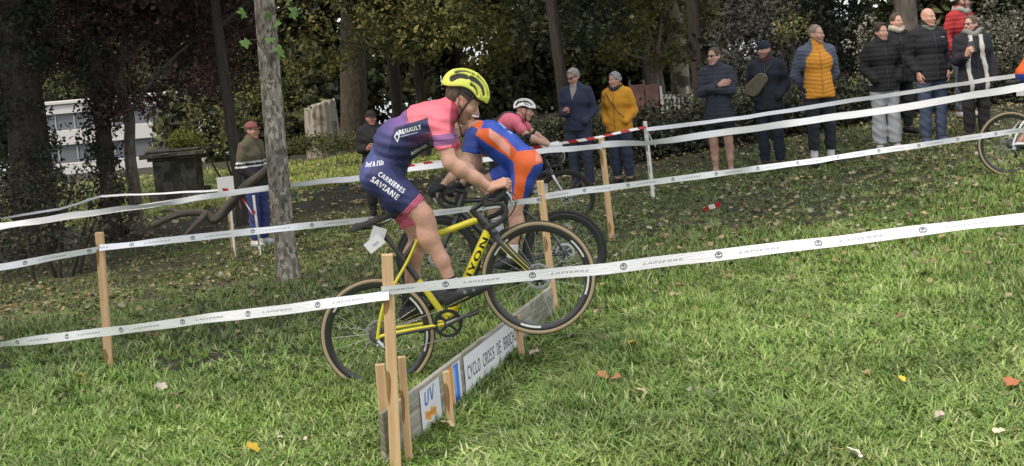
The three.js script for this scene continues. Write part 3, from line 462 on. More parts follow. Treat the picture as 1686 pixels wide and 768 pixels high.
// ---- leaf litter ----
const litterGeo = (() => { const sh = new THREE.Shape(); for (let i = 0; i <= 20; i++) { const a = i / 20 * Math.PI * 2, r = 0.5 * (0.7 + 0.3 * Math.abs(Math.cos(a * 2.5))); i ? sh.lineTo(Math.sin(a) * r, -Math.cos(a) * r) : sh.moveTo(Math.sin(a) * r, -Math.cos(a) * r); } const g = new THREE.ShapeGeometry(sh, 3), p = g.attributes.position; for (let i = 0; i < p.count; i++) p.setZ(i, 0.9 * p.getX(i) ** 2 - 0.35 * p.getY(i) * Math.abs(p.getY(i)) + 0.06 * Math.sin(p.getX(i) * 11)); g.rotateX(-Math.PI / 2); g.computeVertexNormals(); return g; })();
M.litter = std(0xffffff, 0.75, { side: THREE.DoubleSide });
{
  seed(31); const list = [], pal = [lin(0.36, 0.28, 0.15), lin(0.42, 0.36, 0.22), lin(0.27, 0.17, 0.08), lin(0.42, 0.34, 0.14), lin(0.20, 0.13, 0.07), lin(0.40, 0.38, 0.28)];
  for (let i = 0; i < 11500; i++) {
    const d = 5.2 + 13 * Math.pow(rnd(), 0.8), x = rr(-1, 1) * (0.5 * d + 1.8), keep = d < 7 ? 0.06 : sstep(6.8, 9.5, d) * (0.35 + 0.65 * noise3(x * 0.9, d * 0.9, 3)); if (rnd() > keep) continue;
    list.push({ p: V(x, heightAt(x, -d) + rr(0.02, 0.065) * (d < 9 ? 1 : 0.75) + 0.012, -d), ry: rr(0, 6.28), rx: rr(-0.5, 0.5), rz: rr(-0.5, 0.5), s: rr(0.025, 0.068) * (rnd() < 0.08 ? 1.4 : 1), c: pal[Math.floor(rnd() * 6)].clone().multiplyScalar(rr(0.3, 0.8)) });
  }
  for (let i = 0; i < 2500; i++) { const d = rr(18, 36), x = rr(-1, 1) * 0.55 * d; list.push({ p: V(x, heightAt(x, -d) + 0.04, -d), ry: rr(0, 6.28), rx: rr(-0.4, 0.4), s: rr(0.08, 0.16), c: pal[Math.floor(rnd() * 6)].clone().multiplyScalar(rr(0.6, 1.3)) }); }
  tag(instances('leaf_litter', litterGeo, M.litter, list), 'fallen autumn leaves scattered over the park ground', 'leaves', null, 'stuff');
}
// ================= PEOPLE: bodies from joints =================
M.skin = std(0xffffff, 0.5, { vertexColors: true, bumpMap: dataTex(256, 256, (u, v) => 0.7 * pfbm(u, v, 8, 3, 4) + 0.3 * pnoise(u, v, 90, 2), false), bumpScale: 0.004 });
M.cloth = std(0xffffff, 0.9, { vertexColors: true, bumpMap: dataTex(128, 128, (u, v) => 0.5 * pnoise(u, v, 64, 3) + 0.5 * pfbm(u, v, 16, 9, 2), false), bumpScale: 0.0012 });
M.shiny = std(0xffffff, 0.5, { vertexColors: true });
M.hair = std(0xffffff, 0.75, { vertexColors: true });
M.lens = std(lin(0.012, 0.012, 0.014), 0.12);
const P3 = (a, b, t) => a.clone().lerp(b, t);
const plane = (c, n) => ({ c, n: n.clone().normalize() });
const SKIN = { a: lin(0.46, 0.25, 0.175), b: lin(0.52, 0.30, 0.22), c: lin(0.40, 0.21, 0.145) };

// ---- head in its own frame: +z face, +y up, +x left; crown near +.13, chin near -.125 ----
const skullD = (x, y, z) => smin(ellip(x, y, z, 0, 0.032, -0.012, 0.076, 0.098, 0.098), ellip(x, y, z, 0, -0.035, 0.028, 0.058, 0.085, 0.062), 0.03);
function headField(o = {}) {
  return (x0, y, z) => {
    const x = Math.abs(x0);
    let d = skullD(x, y, z);
    d = smin(d, capd(x, y, z, [0.054, -0.03, 0.004], [0.022, -0.1, 0.058], 0.022, 0.018), 0.03);
    d = smin(d, capd(x, y, z, [0, -0.108, 0.066], [0.012, -0.106, 0.066], 0.018, 0.016), 0.02);
    d = smin(d, capd(x, y, z, [0.045, -0.025, 0.058], [0.03, -0.045, 0.07], 0.02, 0.016), 0.025);
    d = smin(d, capd(x, y, z, [0.045, 0.026, 0.066], [0.012, 0.028, 0.086], 0.010, 0.011), 0.014);
    d = smax(d, -ellip(x, y, z, 0.032, 0.006, 0.097, 0.016, 0.009, 0.014), 0.009);
    d = Math.min(d, ellip(x, y, z, 0.032, 0.006, 0.072, 0.0125, 0.0105, 0.0125));
    d = smin(d, capd(x, y, z, [0, 0.012, 0.088], [0, -0.028, 0.113], 0.008, 0.0125), 0.012);
    d = smin(d, capd(x, y, z, [0.011, -0.034, 0.098], [0.011, -0.034, 0.099], 0.0085, 0.0085), 0.006);
    d = smin(d, capd(x, y, z, [0, -0.062, 0.092], [0.02, -0.066, 0.084], 0.0065, 0.005), 0.006);
    d = smin(d, capd(x, y, z, [0, -0.074, 0.090], [0.017, -0.073, 0.084], 0.0075, 0.005), 0.006);
    d = smax(d, -capd(x, y, z, [0, -0.0683, 0.1005], [0.02, -0.0695, 0.0925], 0.0028, 0.0022), 0.003);
    const ex = x - 0.080, ey = y + 0.004, ez = z + 0.012, er = ez * 0.94 + ey * 0.34, eu = ey * 0.94 - ez * 0.34;
    let e = ellip(ex - er * -0.25, eu, er, 0, 0, 0, 0.0085, 0.036, 0.022); e = smax(e, -ellip(ex - 0.007, eu - 0.003, er - 0.003, 0, 0, 0, 0.006, 0.02, 0.011), 0.004);
    d = smin(d, e, 0.006);
    return d;
  };
}
function headColor(o) {
  const skin = o.skin || SKIN.a, lip = skin.clone().lerp(lin(0.35, 0.08, 0.07), 0.55), dark = o.brow || lin(0.05, 0.032, 0.02), beard = o.beardColor || lin(0.09, 0.06, 0.04), red = skin.clone().lerp(lin(0.5, 0.14, 0.10), 0.4), c = new THREE.Color();
  return (x0, y, z) => {
    const x = Math.abs(x0); c.copy(skin).multiplyScalar(0.9 + 0.2 * noise3(x0 * 70, y * 70, z * 70));
    const warm = Math.max(1 - Math.hypot(x - 0.042, y + 0.03, z - 0.075) / 0.03, 1 - Math.hypot(x, y + 0.03, z - 0.115) / 0.022, 1 - Math.hypot(x - 0.082, y, z + 0.01) / 0.035); if (warm > 0) c.lerp(red, warm * 0.8);
    const eye = Math.hypot(x - 0.032, (y - 0.006) * 1.15, z - 0.072); if (eye < 0.0132 && z > 0.076) { const io = Math.hypot(x - 0.031, y - 0.006); c.copy(io < 0.0055 ? lin(0.025, 0.018, 0.014) : lin(0.55, 0.52, 0.48)); }
    if (z > 0.05 && x > 0.012 && x < 0.055 && Math.abs(y - 0.033 + (x - 0.03) * (x - 0.03) * 6) < 0.0045) c.lerp(dark, 0.4);
    if (z > 0.08 && x < 0.023 && y < -0.06 && y > -0.081) c.lerp(lip, 0.8 * (1 - Math.abs(y + 0.0695) / 0.014));
    if (o.beard) { const jaw = sstep(-0.03, -0.055, y + (z < 0.03 ? (0.03 - z) * -0.6 : 0)) * (z > -0.02 ? 1 : 0); const mouth = z > 0.08 && x < 0.018 && y < -0.063 && y > -0.078 ? 0.2 : 1; c.lerp(beard, jaw * o.beard * mouth * (0.55 + 0.6 * noise3(x0 * 240, y * 240, z * 240))); }
    return c;
  };
}
function handCaps(w, d, n, left, curl = 0.5, s = 1, spread = 0) {
  d = d.clone().normalize(); n = n.clone().addScaledVector(d, -n.dot(d)).normalize(); const t = d.clone().cross(n).multiplyScalar(left ? -1 : 1), palm = [], fingers = [];
  const pt = (a, b, c) => w.clone().addScaledVector(d, a * s).addScaledVector(t, b * s).addScaledVector(n, c * s);
  [[0.028, 0.089, 0.072], [0.009, 0.093, 0.080], [-0.010, 0.088, 0.074], [-0.028, 0.079, 0.058]].forEach(([off, kn, len], i) => {
    const k = pt(kn, off, 0); palm.push([pt(-0.005, off * 0.45, 0), k, 0.0165 * s, 0.0115 * s]);
    const ch = []; let p = k, ang = 0; const cf = Array.isArray(curl) ? curl[i] : curl;
    [0.44, 0.32, 0.24].forEach((q, j) => { ang += cf * [0.9, 1.15, 0.8][j]; const dir = d.clone().multiplyScalar(Math.cos(ang)).addScaledVector(n, Math.sin(ang)).addScaledVector(t, (off * 3.5 + spread * off * 10) * Math.cos(ang)).normalize(); const e = p.clone().addScaledVector(dir, len * q * s); ch.push([p, e, (0.0092 - j * 0.0008) * s, (0.0084 - j * 0.0008) * s]); p = e; });
    fingers.push(ch);
  });
  const th = [], b = pt(0.028, 0.026, 0.006), b1 = pt(0.058, 0.046, 0.016), b2 = pt(0.084, 0.05, 0.026), b3 = pt(0.105, 0.045, 0.034);
  palm.push([pt(0.005, 0.012, 0.004), b, 0.018 * s, 0.017 * s]); th.push([b, b1, 0.0155 * s, 0.0115 * s], [b1, b2, 0.0112 * s, 0.0095 * s], [b2, b3, 0.0095 * s, 0.008 * s]);
  return { palm, fingers: [...fingers, th] };
}
function handField(h, grow = 0) { const p = capsField(h.palm, 0.014, grow), f = h.fingers.map((c) => capsField(c, 0.004, grow)); return (x, y, z) => { let d = p(x, y, z), e = 1e3; for (const k of f) e = Math.min(e, k(x, y, z)); return smin(d, e, 0.007); }; }
function handMesh(h, cell, color, grow = 0) { const all = [...h.palm, ...h.fingers.flat()], b = capsBox(all, grow + cell * 2); return nets(handField(h, grow), b.min, b.max, cell, color); }

// ---- body from joints ----
function bodyCaps(J, o = {}) {
  const f = o.fat ?? 1, up = J.neck.clone().sub(J.chest).normalize(), A = J.axP, B = J.axC, hip = P3(J.hipL, J.hipR, 0.5), s = (v, ax, k) => v.clone().addScaledVector(ax, k);
  const torso = [
    [s(hip, A, 0.068), s(hip, A, -0.068), 0.108 * f, 0.108 * f], [s(J.waist, A, 0.05), s(J.waist, A, -0.05), 0.103 * f, 0.103 * f], [s(J.chest, B, 0.078), s(J.chest, B, -0.078), 0.112 * f, 0.112 * f],
    [hip, J.waist, 0.128 * f, 0.118 * f], [J.waist, J.chest, 0.118 * f, 0.128 * f], [s(J.neck, B, 0.1).addScaledVector(up, -0.085), s(J.neck, B, -0.1).addScaledVector(up, -0.085), 0.075, 0.075], [J.chest, J.neck.clone().addScaledVector(up, -0.08), 0.12 * f, 0.085],
  ];
  const neck = [[J.neck.clone().addScaledVector(up, -0.04), J.headBase, 0.06, 0.053]];
  const nm = P3(J.neck, J.headBase, 0.3), traps = [[nm, P3(nm, J.shL, 0.85), 0.042, 0.04], [nm, P3(nm, J.shR, 0.85), 0.042, 0.04]];
  const arm = (S, E, Wr) => [[S, P3(S, E, 0.45), 0.058, 0.05], [P3(S, E, 0.45), E, 0.05, 0.038], [E, P3(E, Wr, 0.26), 0.039, 0.044], [P3(E, Wr, 0.26), P3(E, Wr, 0.62), 0.044, 0.033], [P3(E, Wr, 0.62), Wr, 0.033, 0.026]];
  const leg = (Hp, K, An, back) => { const c = P3(K, An, 0.28).addScaledVector(back, 0.022), q = P3(Hp, K, 0.4); return [[Hp, q, 0.098 * f, 0.086 * f], [q, K, 0.086 * f, 0.056], [K, c, 0.05, 0.058], [c, P3(K, An, 0.62), 0.058, 0.043], [P3(K, An, 0.62), An, 0.040, 0.034], [K, P3(K, An, 0.12).addScaledVector(back, -0.012), 0.05, 0.043], [P3(Hp, K, 0.62).addScaledVector(back, -0.018), P3(Hp, K, 0.9).addScaledVector(back, -0.012), 0.062 * f, 0.046], [P3(K, An, 0.18).addScaledVector(back, 0.034), P3(K, An, 0.38).addScaledVector(back, 0.03), 0.034, 0.03]]; };
  return { torso, neck, traps, armL: arm(J.shL, J.elL, J.wrL), armR: arm(J.shR, J.elR, J.wrR), legL: leg(J.hipL, J.knL, J.anL, J.back), legR: leg(J.hipR, J.knR, J.anR, J.back) };
}
function unionField(torso, limbs, k, grow = 0) { // limbs: lists of caps that never blend with one another
  const t = capsField(torso, 0.05, grow), L = limbs.map((l) => capsField(l, 0.03, grow));
  return (x, y, z) => { let d = t(x, y, z), e = 1e3; for (const q of L) e = Math.min(e, q(x, y, z)); return smin(d, e, k); };
}
function withPlane(caps, pl) { return caps.map((c) => [c[0], c[1], c[2], c[3], pl]); }
const grown = (caps, a, b = a) => caps.map((c) => [c[0], c[1], c[2] + a, (c[3] ?? c[2]) + b, c[4]]);
const solid = (col, k = 0.1) => { const c = new THREE.Color(); return (x, y, z) => c.copy(col).multiplyScalar(1 - k / 2 + k * noise3(x * 40, y * 40, z * 40)); };
const folds = (x, y, z) => 0.010 * (fbm(x * 9 + 3, y * 7, z * 9, 2) - 0.5) + 0.004 * Math.sin((y + 0.4 * (x + z) + 0.05 * noise3(x * 8, y * 8, z * 8)) * 60) * noise3(x * 6, y * 5, z * 6);

function makeBody(t, J, o) {  // skin body + head + hands as one mesh
  const cell = o.cell || 0.013, B = bodyCaps(J, o), skin = o.skin || SKIN.a;
  const feet = [[J.anL, P3(J.anL, J.toeL, 0.3), 0.032, 0.02], [J.anR, P3(J.anR, J.toeR, 0.3), 0.032, 0.02]];
  const legL = [...B.legL, feet[0]], legR = [...B.legR, feet[1]], torso = [...B.torso, ...B.neck, ...B.traps], f = unionField(torso, [B.armL, B.armR, legL, legR], 0.035);
  const box = capsBox([...torso, ...B.armL, ...B.armR, ...legL, ...legR], 0.03), col = solid(skin, 0.16);
  const geos = [nets(f, box.min, box.max, cell, col)];
  const hs = o.headScale || 0.93, hm = new THREE.Matrix4().makeBasis(J.headUp.clone().cross(J.headDir), J.headUp, J.headDir).scale(V(hs, hs, hs)).setPosition(J.head);
  const hg = nets(headField(o), V(-0.11, -0.15, -0.13), V(0.11, 0.15, 0.14), o.headCell || 0.0055, headColor({ ...o, skin })).applyMatrix4(hm); geos.push(hg);
  if (!o.noHands) for (const [w, d, n, left, curl, s] of [[J.wrL, J.hdL, J.hnL, true, J.curlL ?? 0.5, 1], [J.wrR, J.hdR, J.hnR, false, J.curlR ?? 0.5, 1]]) { const h = handCaps(w, d, n, left, curl, s); if (!(left ? o.hideL : o.hideR)) geos.push(handMesh(h, o.handCell || 0.005, solid(skin.clone().lerp(lin(0.5, 0.16, 0.12), 0.12), 0.14))); }
  part('body', merge(geos), M.skin, t);
  t.userData.headMatrix = undefined; return { B, hm };
}
function garment(t, name, field, caps, color, o = {}) {
  const g0 = o.disp, f = g0 ? (x, y, z) => field(x, y, z) - g0(x, y, z) : field, b = capsBox(caps, 0.045);
  const g = nets(f, b.min, b.max, o.cell || 0.012, typeof color === 'function' ? color : solid(color)); const m = part(name, g, o.mat || M.cloth, t); if (o.label) m.userData.label = o.label; return m;
}
function hairPart(t, hm, color, o = {}) {
  const th = o.th ?? 0.012, f = (x, y, z) => { const d = skullD(x * 0.99, y, z) - th - 0.010 * (fbm(x * 45, y * 45, z * 45, 2) - 0.5) * (o.rough ?? 1); const line = o.line ? o.line(x, y, z) : -(y * 0.8 - z * 0.9 - 0.016 - 0.006 * noise3(x * 60, y * 60, 1) + 0.03 * sstep(0.045, 0.07, Math.abs(x)) * sstep(-0.02, 0.03, z)); const ear = -(Math.hypot(x * 0.6 - Math.sign(x) * 0.045, y + 0.006, z + 0.006) - 0.034); return Math.max(d, line, o.overEar ? -1 : ear); };
  return part('hair', nets(f, V(-0.13, -0.17, -0.16), V(0.13, 0.17, 0.13), o.cell || 0.006, (x, y, z) => new THREE.Color().copy(color).multiplyScalar(0.45 + 1.1 * noise3(x * 150, y * 60, z * 60))).applyMatrix4(hm), M.hair, t);
}
const strandBox = (hm, p, e, w, h, d, b = 0.002) => { const g = chamferBox(w, h, d, b); xf(g, p, e); return g.applyMatrix4(hm); };
function shades(t, hm, m = M.lens) {
  const lens = [-1, 1].map((s) => xf(new THREE.SphereGeometry(0.03, 14, 8, 0, 6.3, 0, 0.95), V(0, 0, 0), V(Math.PI / 2, 0, 0), V(1, 0.72, 0.5)).applyMatrix4(new THREE.Matrix4().makeTranslation(s * 0.033, 0.006, 0.08)).applyMatrix4(hm));
  const fr = [sweep([V(-0.055, 0.02, 0.082), V(-0.03, 0.026, 0.098), V(0, 0.02, 0.103), V(0.03, 0.026, 0.098), V(0.055, 0.02, 0.082)], 0.003, 6), ...[-1, 1].map((s) => sweep([V(s * 0.058, 0.018, 0.085), V(s * 0.078, 0.014, 0.03), V(s * 0.084, 0.012, -0.02)], 0.0035, 6))].map((g) => g.applyMatrix4(hm));
  const g = part('sunglasses', fr, M.lens, t); part('lens', lens, m, g); return g;
}
function shoe(t, An, toe, up, color, sole, o = {}) {
  const d = toe.clone().sub(An), u = up.clone().normalize(); d.addScaledVector(u, -d.dot(u)).normalize(); const s = u.clone().cross(d), base = An.clone().addScaledVector(u, -(o.drop ?? 0.085)), q = (a, b, c) => base.clone().addScaledVector(d, a).addScaledVector(u, b).addScaledVector(s, c);
  const caps = [[q(-0.055, 0.04, 0), q(0.05, 0.045, 0), 0.040, 0.042], [q(0.05, 0.045, 0), q(0.15, 0.028, 0), 0.044, 0.036], [q(0.11, 0.024, 0.008), q(0.175, 0.024, 0), 0.034, 0.026], [q(-0.035, 0.06, 0), q(-0.03, o.high || 0.095, 0), 0.04, 0.043], [q(0.01, 0.06, 0), q(0.06, 0.055, 0), 0.04, 0.034]];
  const f0 = capsField(caps, 0.03), f = (x, y, z) => { const h = (x - base.x) * u.x + (y - base.y) * u.y + (z - base.z) * u.z; return Math.max(f0(x, y, z), -h, h - (o.high || 0.095)); };
  const b = capsBox(caps, 0.02), c = new THREE.Color();
  const col = (x, y, z) => { const p = V(x, y, z).sub(base), h = p.dot(u), a = p.dot(d); c.copy(h < 0.02 ? sole : color).multiplyScalar(0.85 + 0.3 * noise3(x * 60, y * 60, z * 60)); if (o.detail) o.detail(c, a, h, p.dot(s)); return c; };
  return part('shoe', nets(f, b.min, b.max, o.cell || 0.007, col), o.mat || M.shiny, t);
}
// cycling helmet: shell with lengthwise vents, in the head frame
function helmetPart(t, hm, color, o = {}) {
  const tilt = 0.12, ca = Math.cos(tilt), sa = Math.sin(tilt), vents = [];
  const on = (x, zz, k = 1) => { const q = Math.max(0.02, 1 - (x / 0.098) ** 2 - ((zz + 0.01) / 0.142) ** 2); return [x, 0.048 + 0.108 * Math.sqrt(q) * k, zz]; };
  const arc = (x0, x1, z0, z1, r0, r1, n = 4) => { for (let i = 0; i < n; i++) { const a = i / n, b = (i + 1) / n; vents.push([on(mix(x0, x1, a), mix(z0, z1, a)), on(mix(x0, x1, b), mix(z0, z1, b)), mix(r0, r1, a), mix(r0, r1, b)]); } };
  arc(0, 0, 0.02, 0.112, 0.013, 0.013); arc(0, 0, -0.115, -0.02, 0.016, 0.014);
  for (const s of [1]) { arc(0.037, 0.031, 0.01, 0.115, 0.015, 0.011); arc(0.04, 0.04, -0.112, -0.015, 0.016, 0.014); arc(0.071, 0.060, -0.015, 0.092, 0.020, 0.013); arc(0.066, 0.074, -0.112, -0.045, 0.021, 0.017); arc(0.089, 0.084, 0.0, 0.06, 0.012, 0.009); }
  const vf = vents.map((v) => v);
  const f = (x0, y0, z0) => {
    const x = Math.abs(x0), y = y0 * ca + z0 * sa * 0 , z = z0;
    const outer = ellip(x, y, z, 0, 0.048, -0.010, 0.099, 0.110, 0.145), inner = ellip(x, y, z, 0, 0.03, -0.012, 0.083, 0.112, 0.110);
    let d = smax(outer, -inner, 0.008); const rim = 0.044 + 0.02 * Math.cos(z * 22) - 0.16 * Math.max(0, -z - 0.05) + 0.02 * sstep(0.06, 0.12, z); d = smax(d, rim - y, 0.008);
    if (d < 0.03) { let v = 1e3; for (const k of vf) { const q = capd(x, y, z, k[0], k[1], k[2], k[3]); if (q < v) v = q; } d = smax(d, -v, 0.005); }
    return d;
  };
  const inC = o.inner || lin(0.02, 0.02, 0.02), c = new THREE.Color(), col = (x, y, z, nx, ny, nz) => { const e = ellip(Math.abs(x), y * ca, z, 0, 0.048, -0.010, 0.099, 0.110, 0.145); return c.copy(e < -0.010 ? inC : color).multiplyScalar(0.95 + 0.1 * noise3(x * 50, y * 50, z * 50)); };
  const h = part('helmet', nets(f, V(-0.12, -0.03, -0.175), V(0.12, 0.175, 0.16), o.cell || 0.005, col).applyMatrix4(hm), M.shiny, t);
  part('liner', nets((x, y, z) => smax(Math.max(ellip(x, y, z, 0, 0.034, -0.012, 0.086, 0.112, 0.113), -ellip(x, y, z, 0, 0.03, -0.012, 0.076, 0.099, 0.100)), 0.035 - y, 0.006), V(-0.12, 0, -0.15), V(0.12, 0.17, 0.13), 0.006, () => inC).applyMatrix4(hm), M.cloth, h);
  const st = [-1, 1].flatMap((s) => [sweep(curve([V(s * 0.082, 0.05, 0.045), V(s * 0.080, -0.02, 0.032), V(s * 0.066, -0.07, 0.032), V(s * 0.035, -0.115, 0.03), V(0, -0.13, 0.032)], 10), 0.006, 6, { flat: 0.4 }), sweep(curve([V(s * 0.084, 0.04, -0.05), V(s * 0.083, -0.02, -0.012), V(s * 0.074, -0.05, 0.03)], 6), 0.005, 6, { flat: 0.4 })]).map((g) => g.applyMatrix4(hm));
  part('strap', st, std(lin(0.015, 0.015, 0.016), 0.8), h); return h;
}
// ================= BICYCLES: x forward from the rear hub, y up, z to the right =================
M.rubber = std(lin(0.022, 0.022, 0.022), 0.85); M.black = std(lin(0.018, 0.018, 0.019), 0.45); M.matt = std(lin(0.025, 0.025, 0.026), 0.8); M.steel = std(lin(0.55, 0.55, 0.56), 0.3, { metalness: 0.9 }); M.tan = std(lin(0.36, 0.28, 0.17), 0.85); M.carbon = std(lin(0.025, 0.025, 0.027), 0.3, { clearcoat: 0.5 });
M.steelDark = std(lin(0.16, 0.16, 0.165), 0.4, { metalness: 0.8 });
M.tread = std(lin(0.03, 0.029, 0.027), 0.9, { bumpMap: dataTex(256, 32, (u, v) => ((Math.floor(u * 64) + Math.floor(v * 8)) & 1), false), bumpScale: 0.002 });
const BB = V(0.429, -0.07, 0), HUBF = V(1.03, 0, 0);
function lathe(pts, n = 64) { const g = new THREE.LatheGeometry(pts.map(([r, z]) => new THREE.Vector2(r, z)), n); g.rotateX(Math.PI / 2); return g; }
function tubeXY(a, b, r0, r1, flat = 1, seg = 12, mid) { const P = mid ? curve([a, mid, b], 14) : [a, P3(a, b, 0.33), P3(a, b, 0.66), b]; return sweep(P, P.map((_, i) => mix(r0, r1, i / (P.length - 1))), seg, { side: V(0, 0, 1), flat }); }
function wheelPart(t, c, o, rear) {
  const w = new THREE.Group(); w.name = 'wheel'; w.position.copy(c); t.add(w);
  const R = 0.347, tr = 0.0165;
  const ty = []; for (let i = 0; i <= 14; i++) { const a = -2.25 + i / 14 * 4.5; ty.push([R - tr + Math.cos(a) * tr, Math.sin(a) * tr]); }
  part('tyre', lathe(ty.slice(4, 11).map(([r, z]) => [r + 0.0006, z]), 96), M.tread, w);
  part('tyre_wall', [lathe(ty.slice(0, 5), 96), lathe(ty.slice(10), 96)], o.wall || M.tan, w);
  const dp = o.depth || 0.038, ro = R - 2 * tr + 0.004; part('rim', lathe([[ro, -0.011], [ro + 0.004, -0.012], [ro + 0.004, 0.012], [ro, 0.011], [ro - 0.012, 0.0125], [ro - dp + 0.006, 0.007], [ro - dp, 0.0], [ro - dp + 0.006, -0.007], [ro - 0.012, -0.0125], [ro, -0.011]], 96), o.rim || M.carbon, w);
  const sp = []; for (let i = 0; i < 24; i++) { const a = i / 24 * Math.PI * 2, s = i & 1 ? 1 : -1, b = a + (i % 4 < 2 ? 0.55 : -0.55); sp.push(sweep([V(Math.cos(b) * 0.022, Math.sin(b) * 0.022, s * 0.024), V(Math.cos(a) * (ro - dp + 0.003), Math.sin(a) * (ro - dp + 0.003), 0)], 0.0011, 5)); }
  part('spokes', sp, o.spoke || M.steel, w);
  part('hub', lathe([[0.003, -0.05], [0.012, -0.05], [0.012, -0.03], [0.024, -0.028], [0.024, -0.023], [0.014, -0.02], [0.014, 0.02], [0.024, 0.023], [0.024, 0.028], [0.012, 0.03], [0.012, 0.05], [0.003, 0.05]], 20), M.black, w);
  const disc = []; disc.push(lathe([[0.062, -0.001], [0.08, -0.001], [0.08, 0.001], [0.062, 0.001], [0.062, -0.001]], 48).translate(0, 0, -0.036)); for (let i = 0; i < 6; i++) { const a = i * Math.PI / 3; disc.push(sweep([V(Math.cos(a) * 0.018, Math.sin(a) * 0.018, -0.036), V(Math.cos(a + 0.35) * 0.064, Math.sin(a + 0.35) * 0.064, -0.036)], 0.004, 6, { side: V(0, 0, 1), flat: 0.3 })); }
  part('brake_disc', disc, M.steel, w);
  if (o.logo) { const P = []; for (const a0 of o.logo) { const n = 10, pos = [], idx = []; for (let i = 0; i <= n; i++) { const a = a0 + i / n * 0.42; for (const [r, z] of [[ro - 0.014, 0.0128], [ro - dp + 0.012, 0.0092]]) pos.push(Math.cos(a) * r, Math.sin(a) * r, z + 0.001); if (i < n) { const b = i * 2; idx.push(b, b + 1, b + 2, b + 1, b + 3, b + 2); } } const g = new THREE.BufferGeometry(); g.setAttribute('position', new THREE.Float32BufferAttribute(pos, 3)); g.setIndex(idx); g.computeVertexNormals(); P.push(g); } const pm = std(lin(0.6, 0.6, 0.6), 0.5, { side: THREE.DoubleSide }); for (const g of P) part('rim_print', g, pm, w); }
  return w;
}
function makeBike(label, o) {
  const t = thing('bicycle', label, 'bicycle'), fr = o.frame, ac = o.accent || fr;
  const ST = V(0.285, 0.43, 0), K = V(0.405, 0.452, 0), HT = V(0.812, 0.475, 0), HB = V(0.862, 0.345, 0);
  const yellow = [tubeXY(K, HT.clone().add(V(-0.012, -0.02, 0)), 0.017, 0.021, 1.1), tubeXY(HB.clone().add(V(-0.02, 0.03, 0)), BB.clone().add(V(0.02, 0.03, 0)), 0.027, 0.030, 0.95, 16), tubeXY(BB, P3(BB, ST, 0.66), 0.020, 0.019, 1)];
  for (const s of [-1, 1]) yellow.push(sweep(curve([K.clone().add(V(0.01, 0.004, s * 0.012)), P3(K, V(0.02, 0.02, 0), 0.2).add(V(0, 0, s * 0.03)), V(0.10, 0.16, s * 0.055), V(0.012, 0.01, s * 0.064), V(0.0, -0.012, s * 0.065)], 16), 0.0095, 10), sweep(curve([V(0.0, -0.012, s * 0.065), V(0.02, -0.005, s * 0.064), V(0.2, -0.028, s * 0.058), V(0.36, -0.06, s * 0.04), BB.clone().add(V(-0.02, 0, s * 0.03))], 14), 0.0105, 10, { side: V(0, 0, 1), flat: 0.8 }));
  const f = part('frame', yellow, fr, t);
  part('seat_cluster', [tubeXY(P3(BB, ST, 0.6), ST, 0.0195, 0.019, 1), tubeXY(P3(BB, ST, 0.9), K, 0.017, 0.0165, 1)], o.dark || M.carbon, f); part('bottom_bracket', [sweep([BB.clone().add(V(0, 0, -0.042)), BB.clone().add(V(0, 0, 0.042))], 0.024, 18)], o.dark || M.carbon, f);
  part('head_tube', [tubeXY(HT.clone().add(V(-0.004, 0.012, 0)), HB.clone().add(V(0.004, -0.012, 0)), 0.025, 0.030, 1, 16)], o.head || fr, f);
  if (o.blade) part('chainstay_shield', [sweep(curve([V(0.06, -0.022, 0.071), V(0.2, -0.04, 0.0665), V(0.34, -0.066, 0.052)], 8), 0.0085, 8, { side: V(0, 0, 1), flat: 0.7 })], M.carbon, f);
  if (o.print) for (const s of [1, -1]) { // lettering on the down tube sides
    const a = HB.clone().add(V(-0.03, 0.012, 0)), b = BB.clone().add(V(0.045, 0.058, 0)), len = a.distanceTo(b), g = new THREE.PlaneGeometry(len, 0.042, 20, 6), p = g.attributes.position; for (let i = 0; i < p.count; i++) { const y = p.getY(i); p.setZ(i, Math.sqrt(Math.max(0, 0.0295 ** 2 - y * y)) * 0.97 + 0.001); } g.computeVertexNormals();
    const m = new THREE.Matrix4(), dx = s > 0 ? a.clone().sub(b).normalize() : b.clone().sub(a).normalize(), dz = V(0, 0, s); m.makeBasis(dx, dz.clone().cross(dx), dz).setPosition(P3(a, b, 0.5)); g.applyMatrix4(m); part('lettering', g, o.print, f);
  }
  // fork
  const fk = []; for (const s of [-1, 1]) fk.push(sweep(curve([HB.clone().add(V(0.01, -0.015, s * 0.028)), V(0.905, 0.24, s * 0.052), V(0.965, 0.12, s * 0.056), V(1.028, 0.0, s * 0.056)], 14), Array.from({ length: 15 }, (_, i) => mix(0.019, 0.011, i / 14)), 12, { side: V(0, 0, 1), flat: 0.62 })); fk.push(sweep([HB.clone().add(V(0.012, -0.012, -0.034)), HB.clone().add(V(0.012, -0.012, 0.034))], 0.021, 12));
  const fo = part('fork', fk, o.fork || o.dark || M.carbon, t); if (o.forkLine) for (const s of [-1, 1]) for (const q of [-1, 1]) part('fork_stripe', sweep(curve([V(0.892 + q * 0.014, 0.275 + q * 0.008, s * 0.0655), V(0.93 + q * 0.011, 0.19 + q * 0.006, s * 0.0668), V(0.99 + q * 0.008, 0.075 + q * 0.005, s * 0.0653)], 8), 0.0024, 6), o.forkLine, fo);
  wheelPart(t, V(0, 0, 0), o, true); wheelPart(t, HUBF, o, false);
  // seatpost, saddle
  const SP = ST.clone().add(V(-0.062, 0.185, 0)); part('seatpost', [sweep([P3(BB, ST, 0.85), SP], 0.0138, 12), xf(chamferBox(0.05, 0.02, 0.03, 0.004), SP.clone().add(V(0, 0.005, 0)))], M.carbon, t);
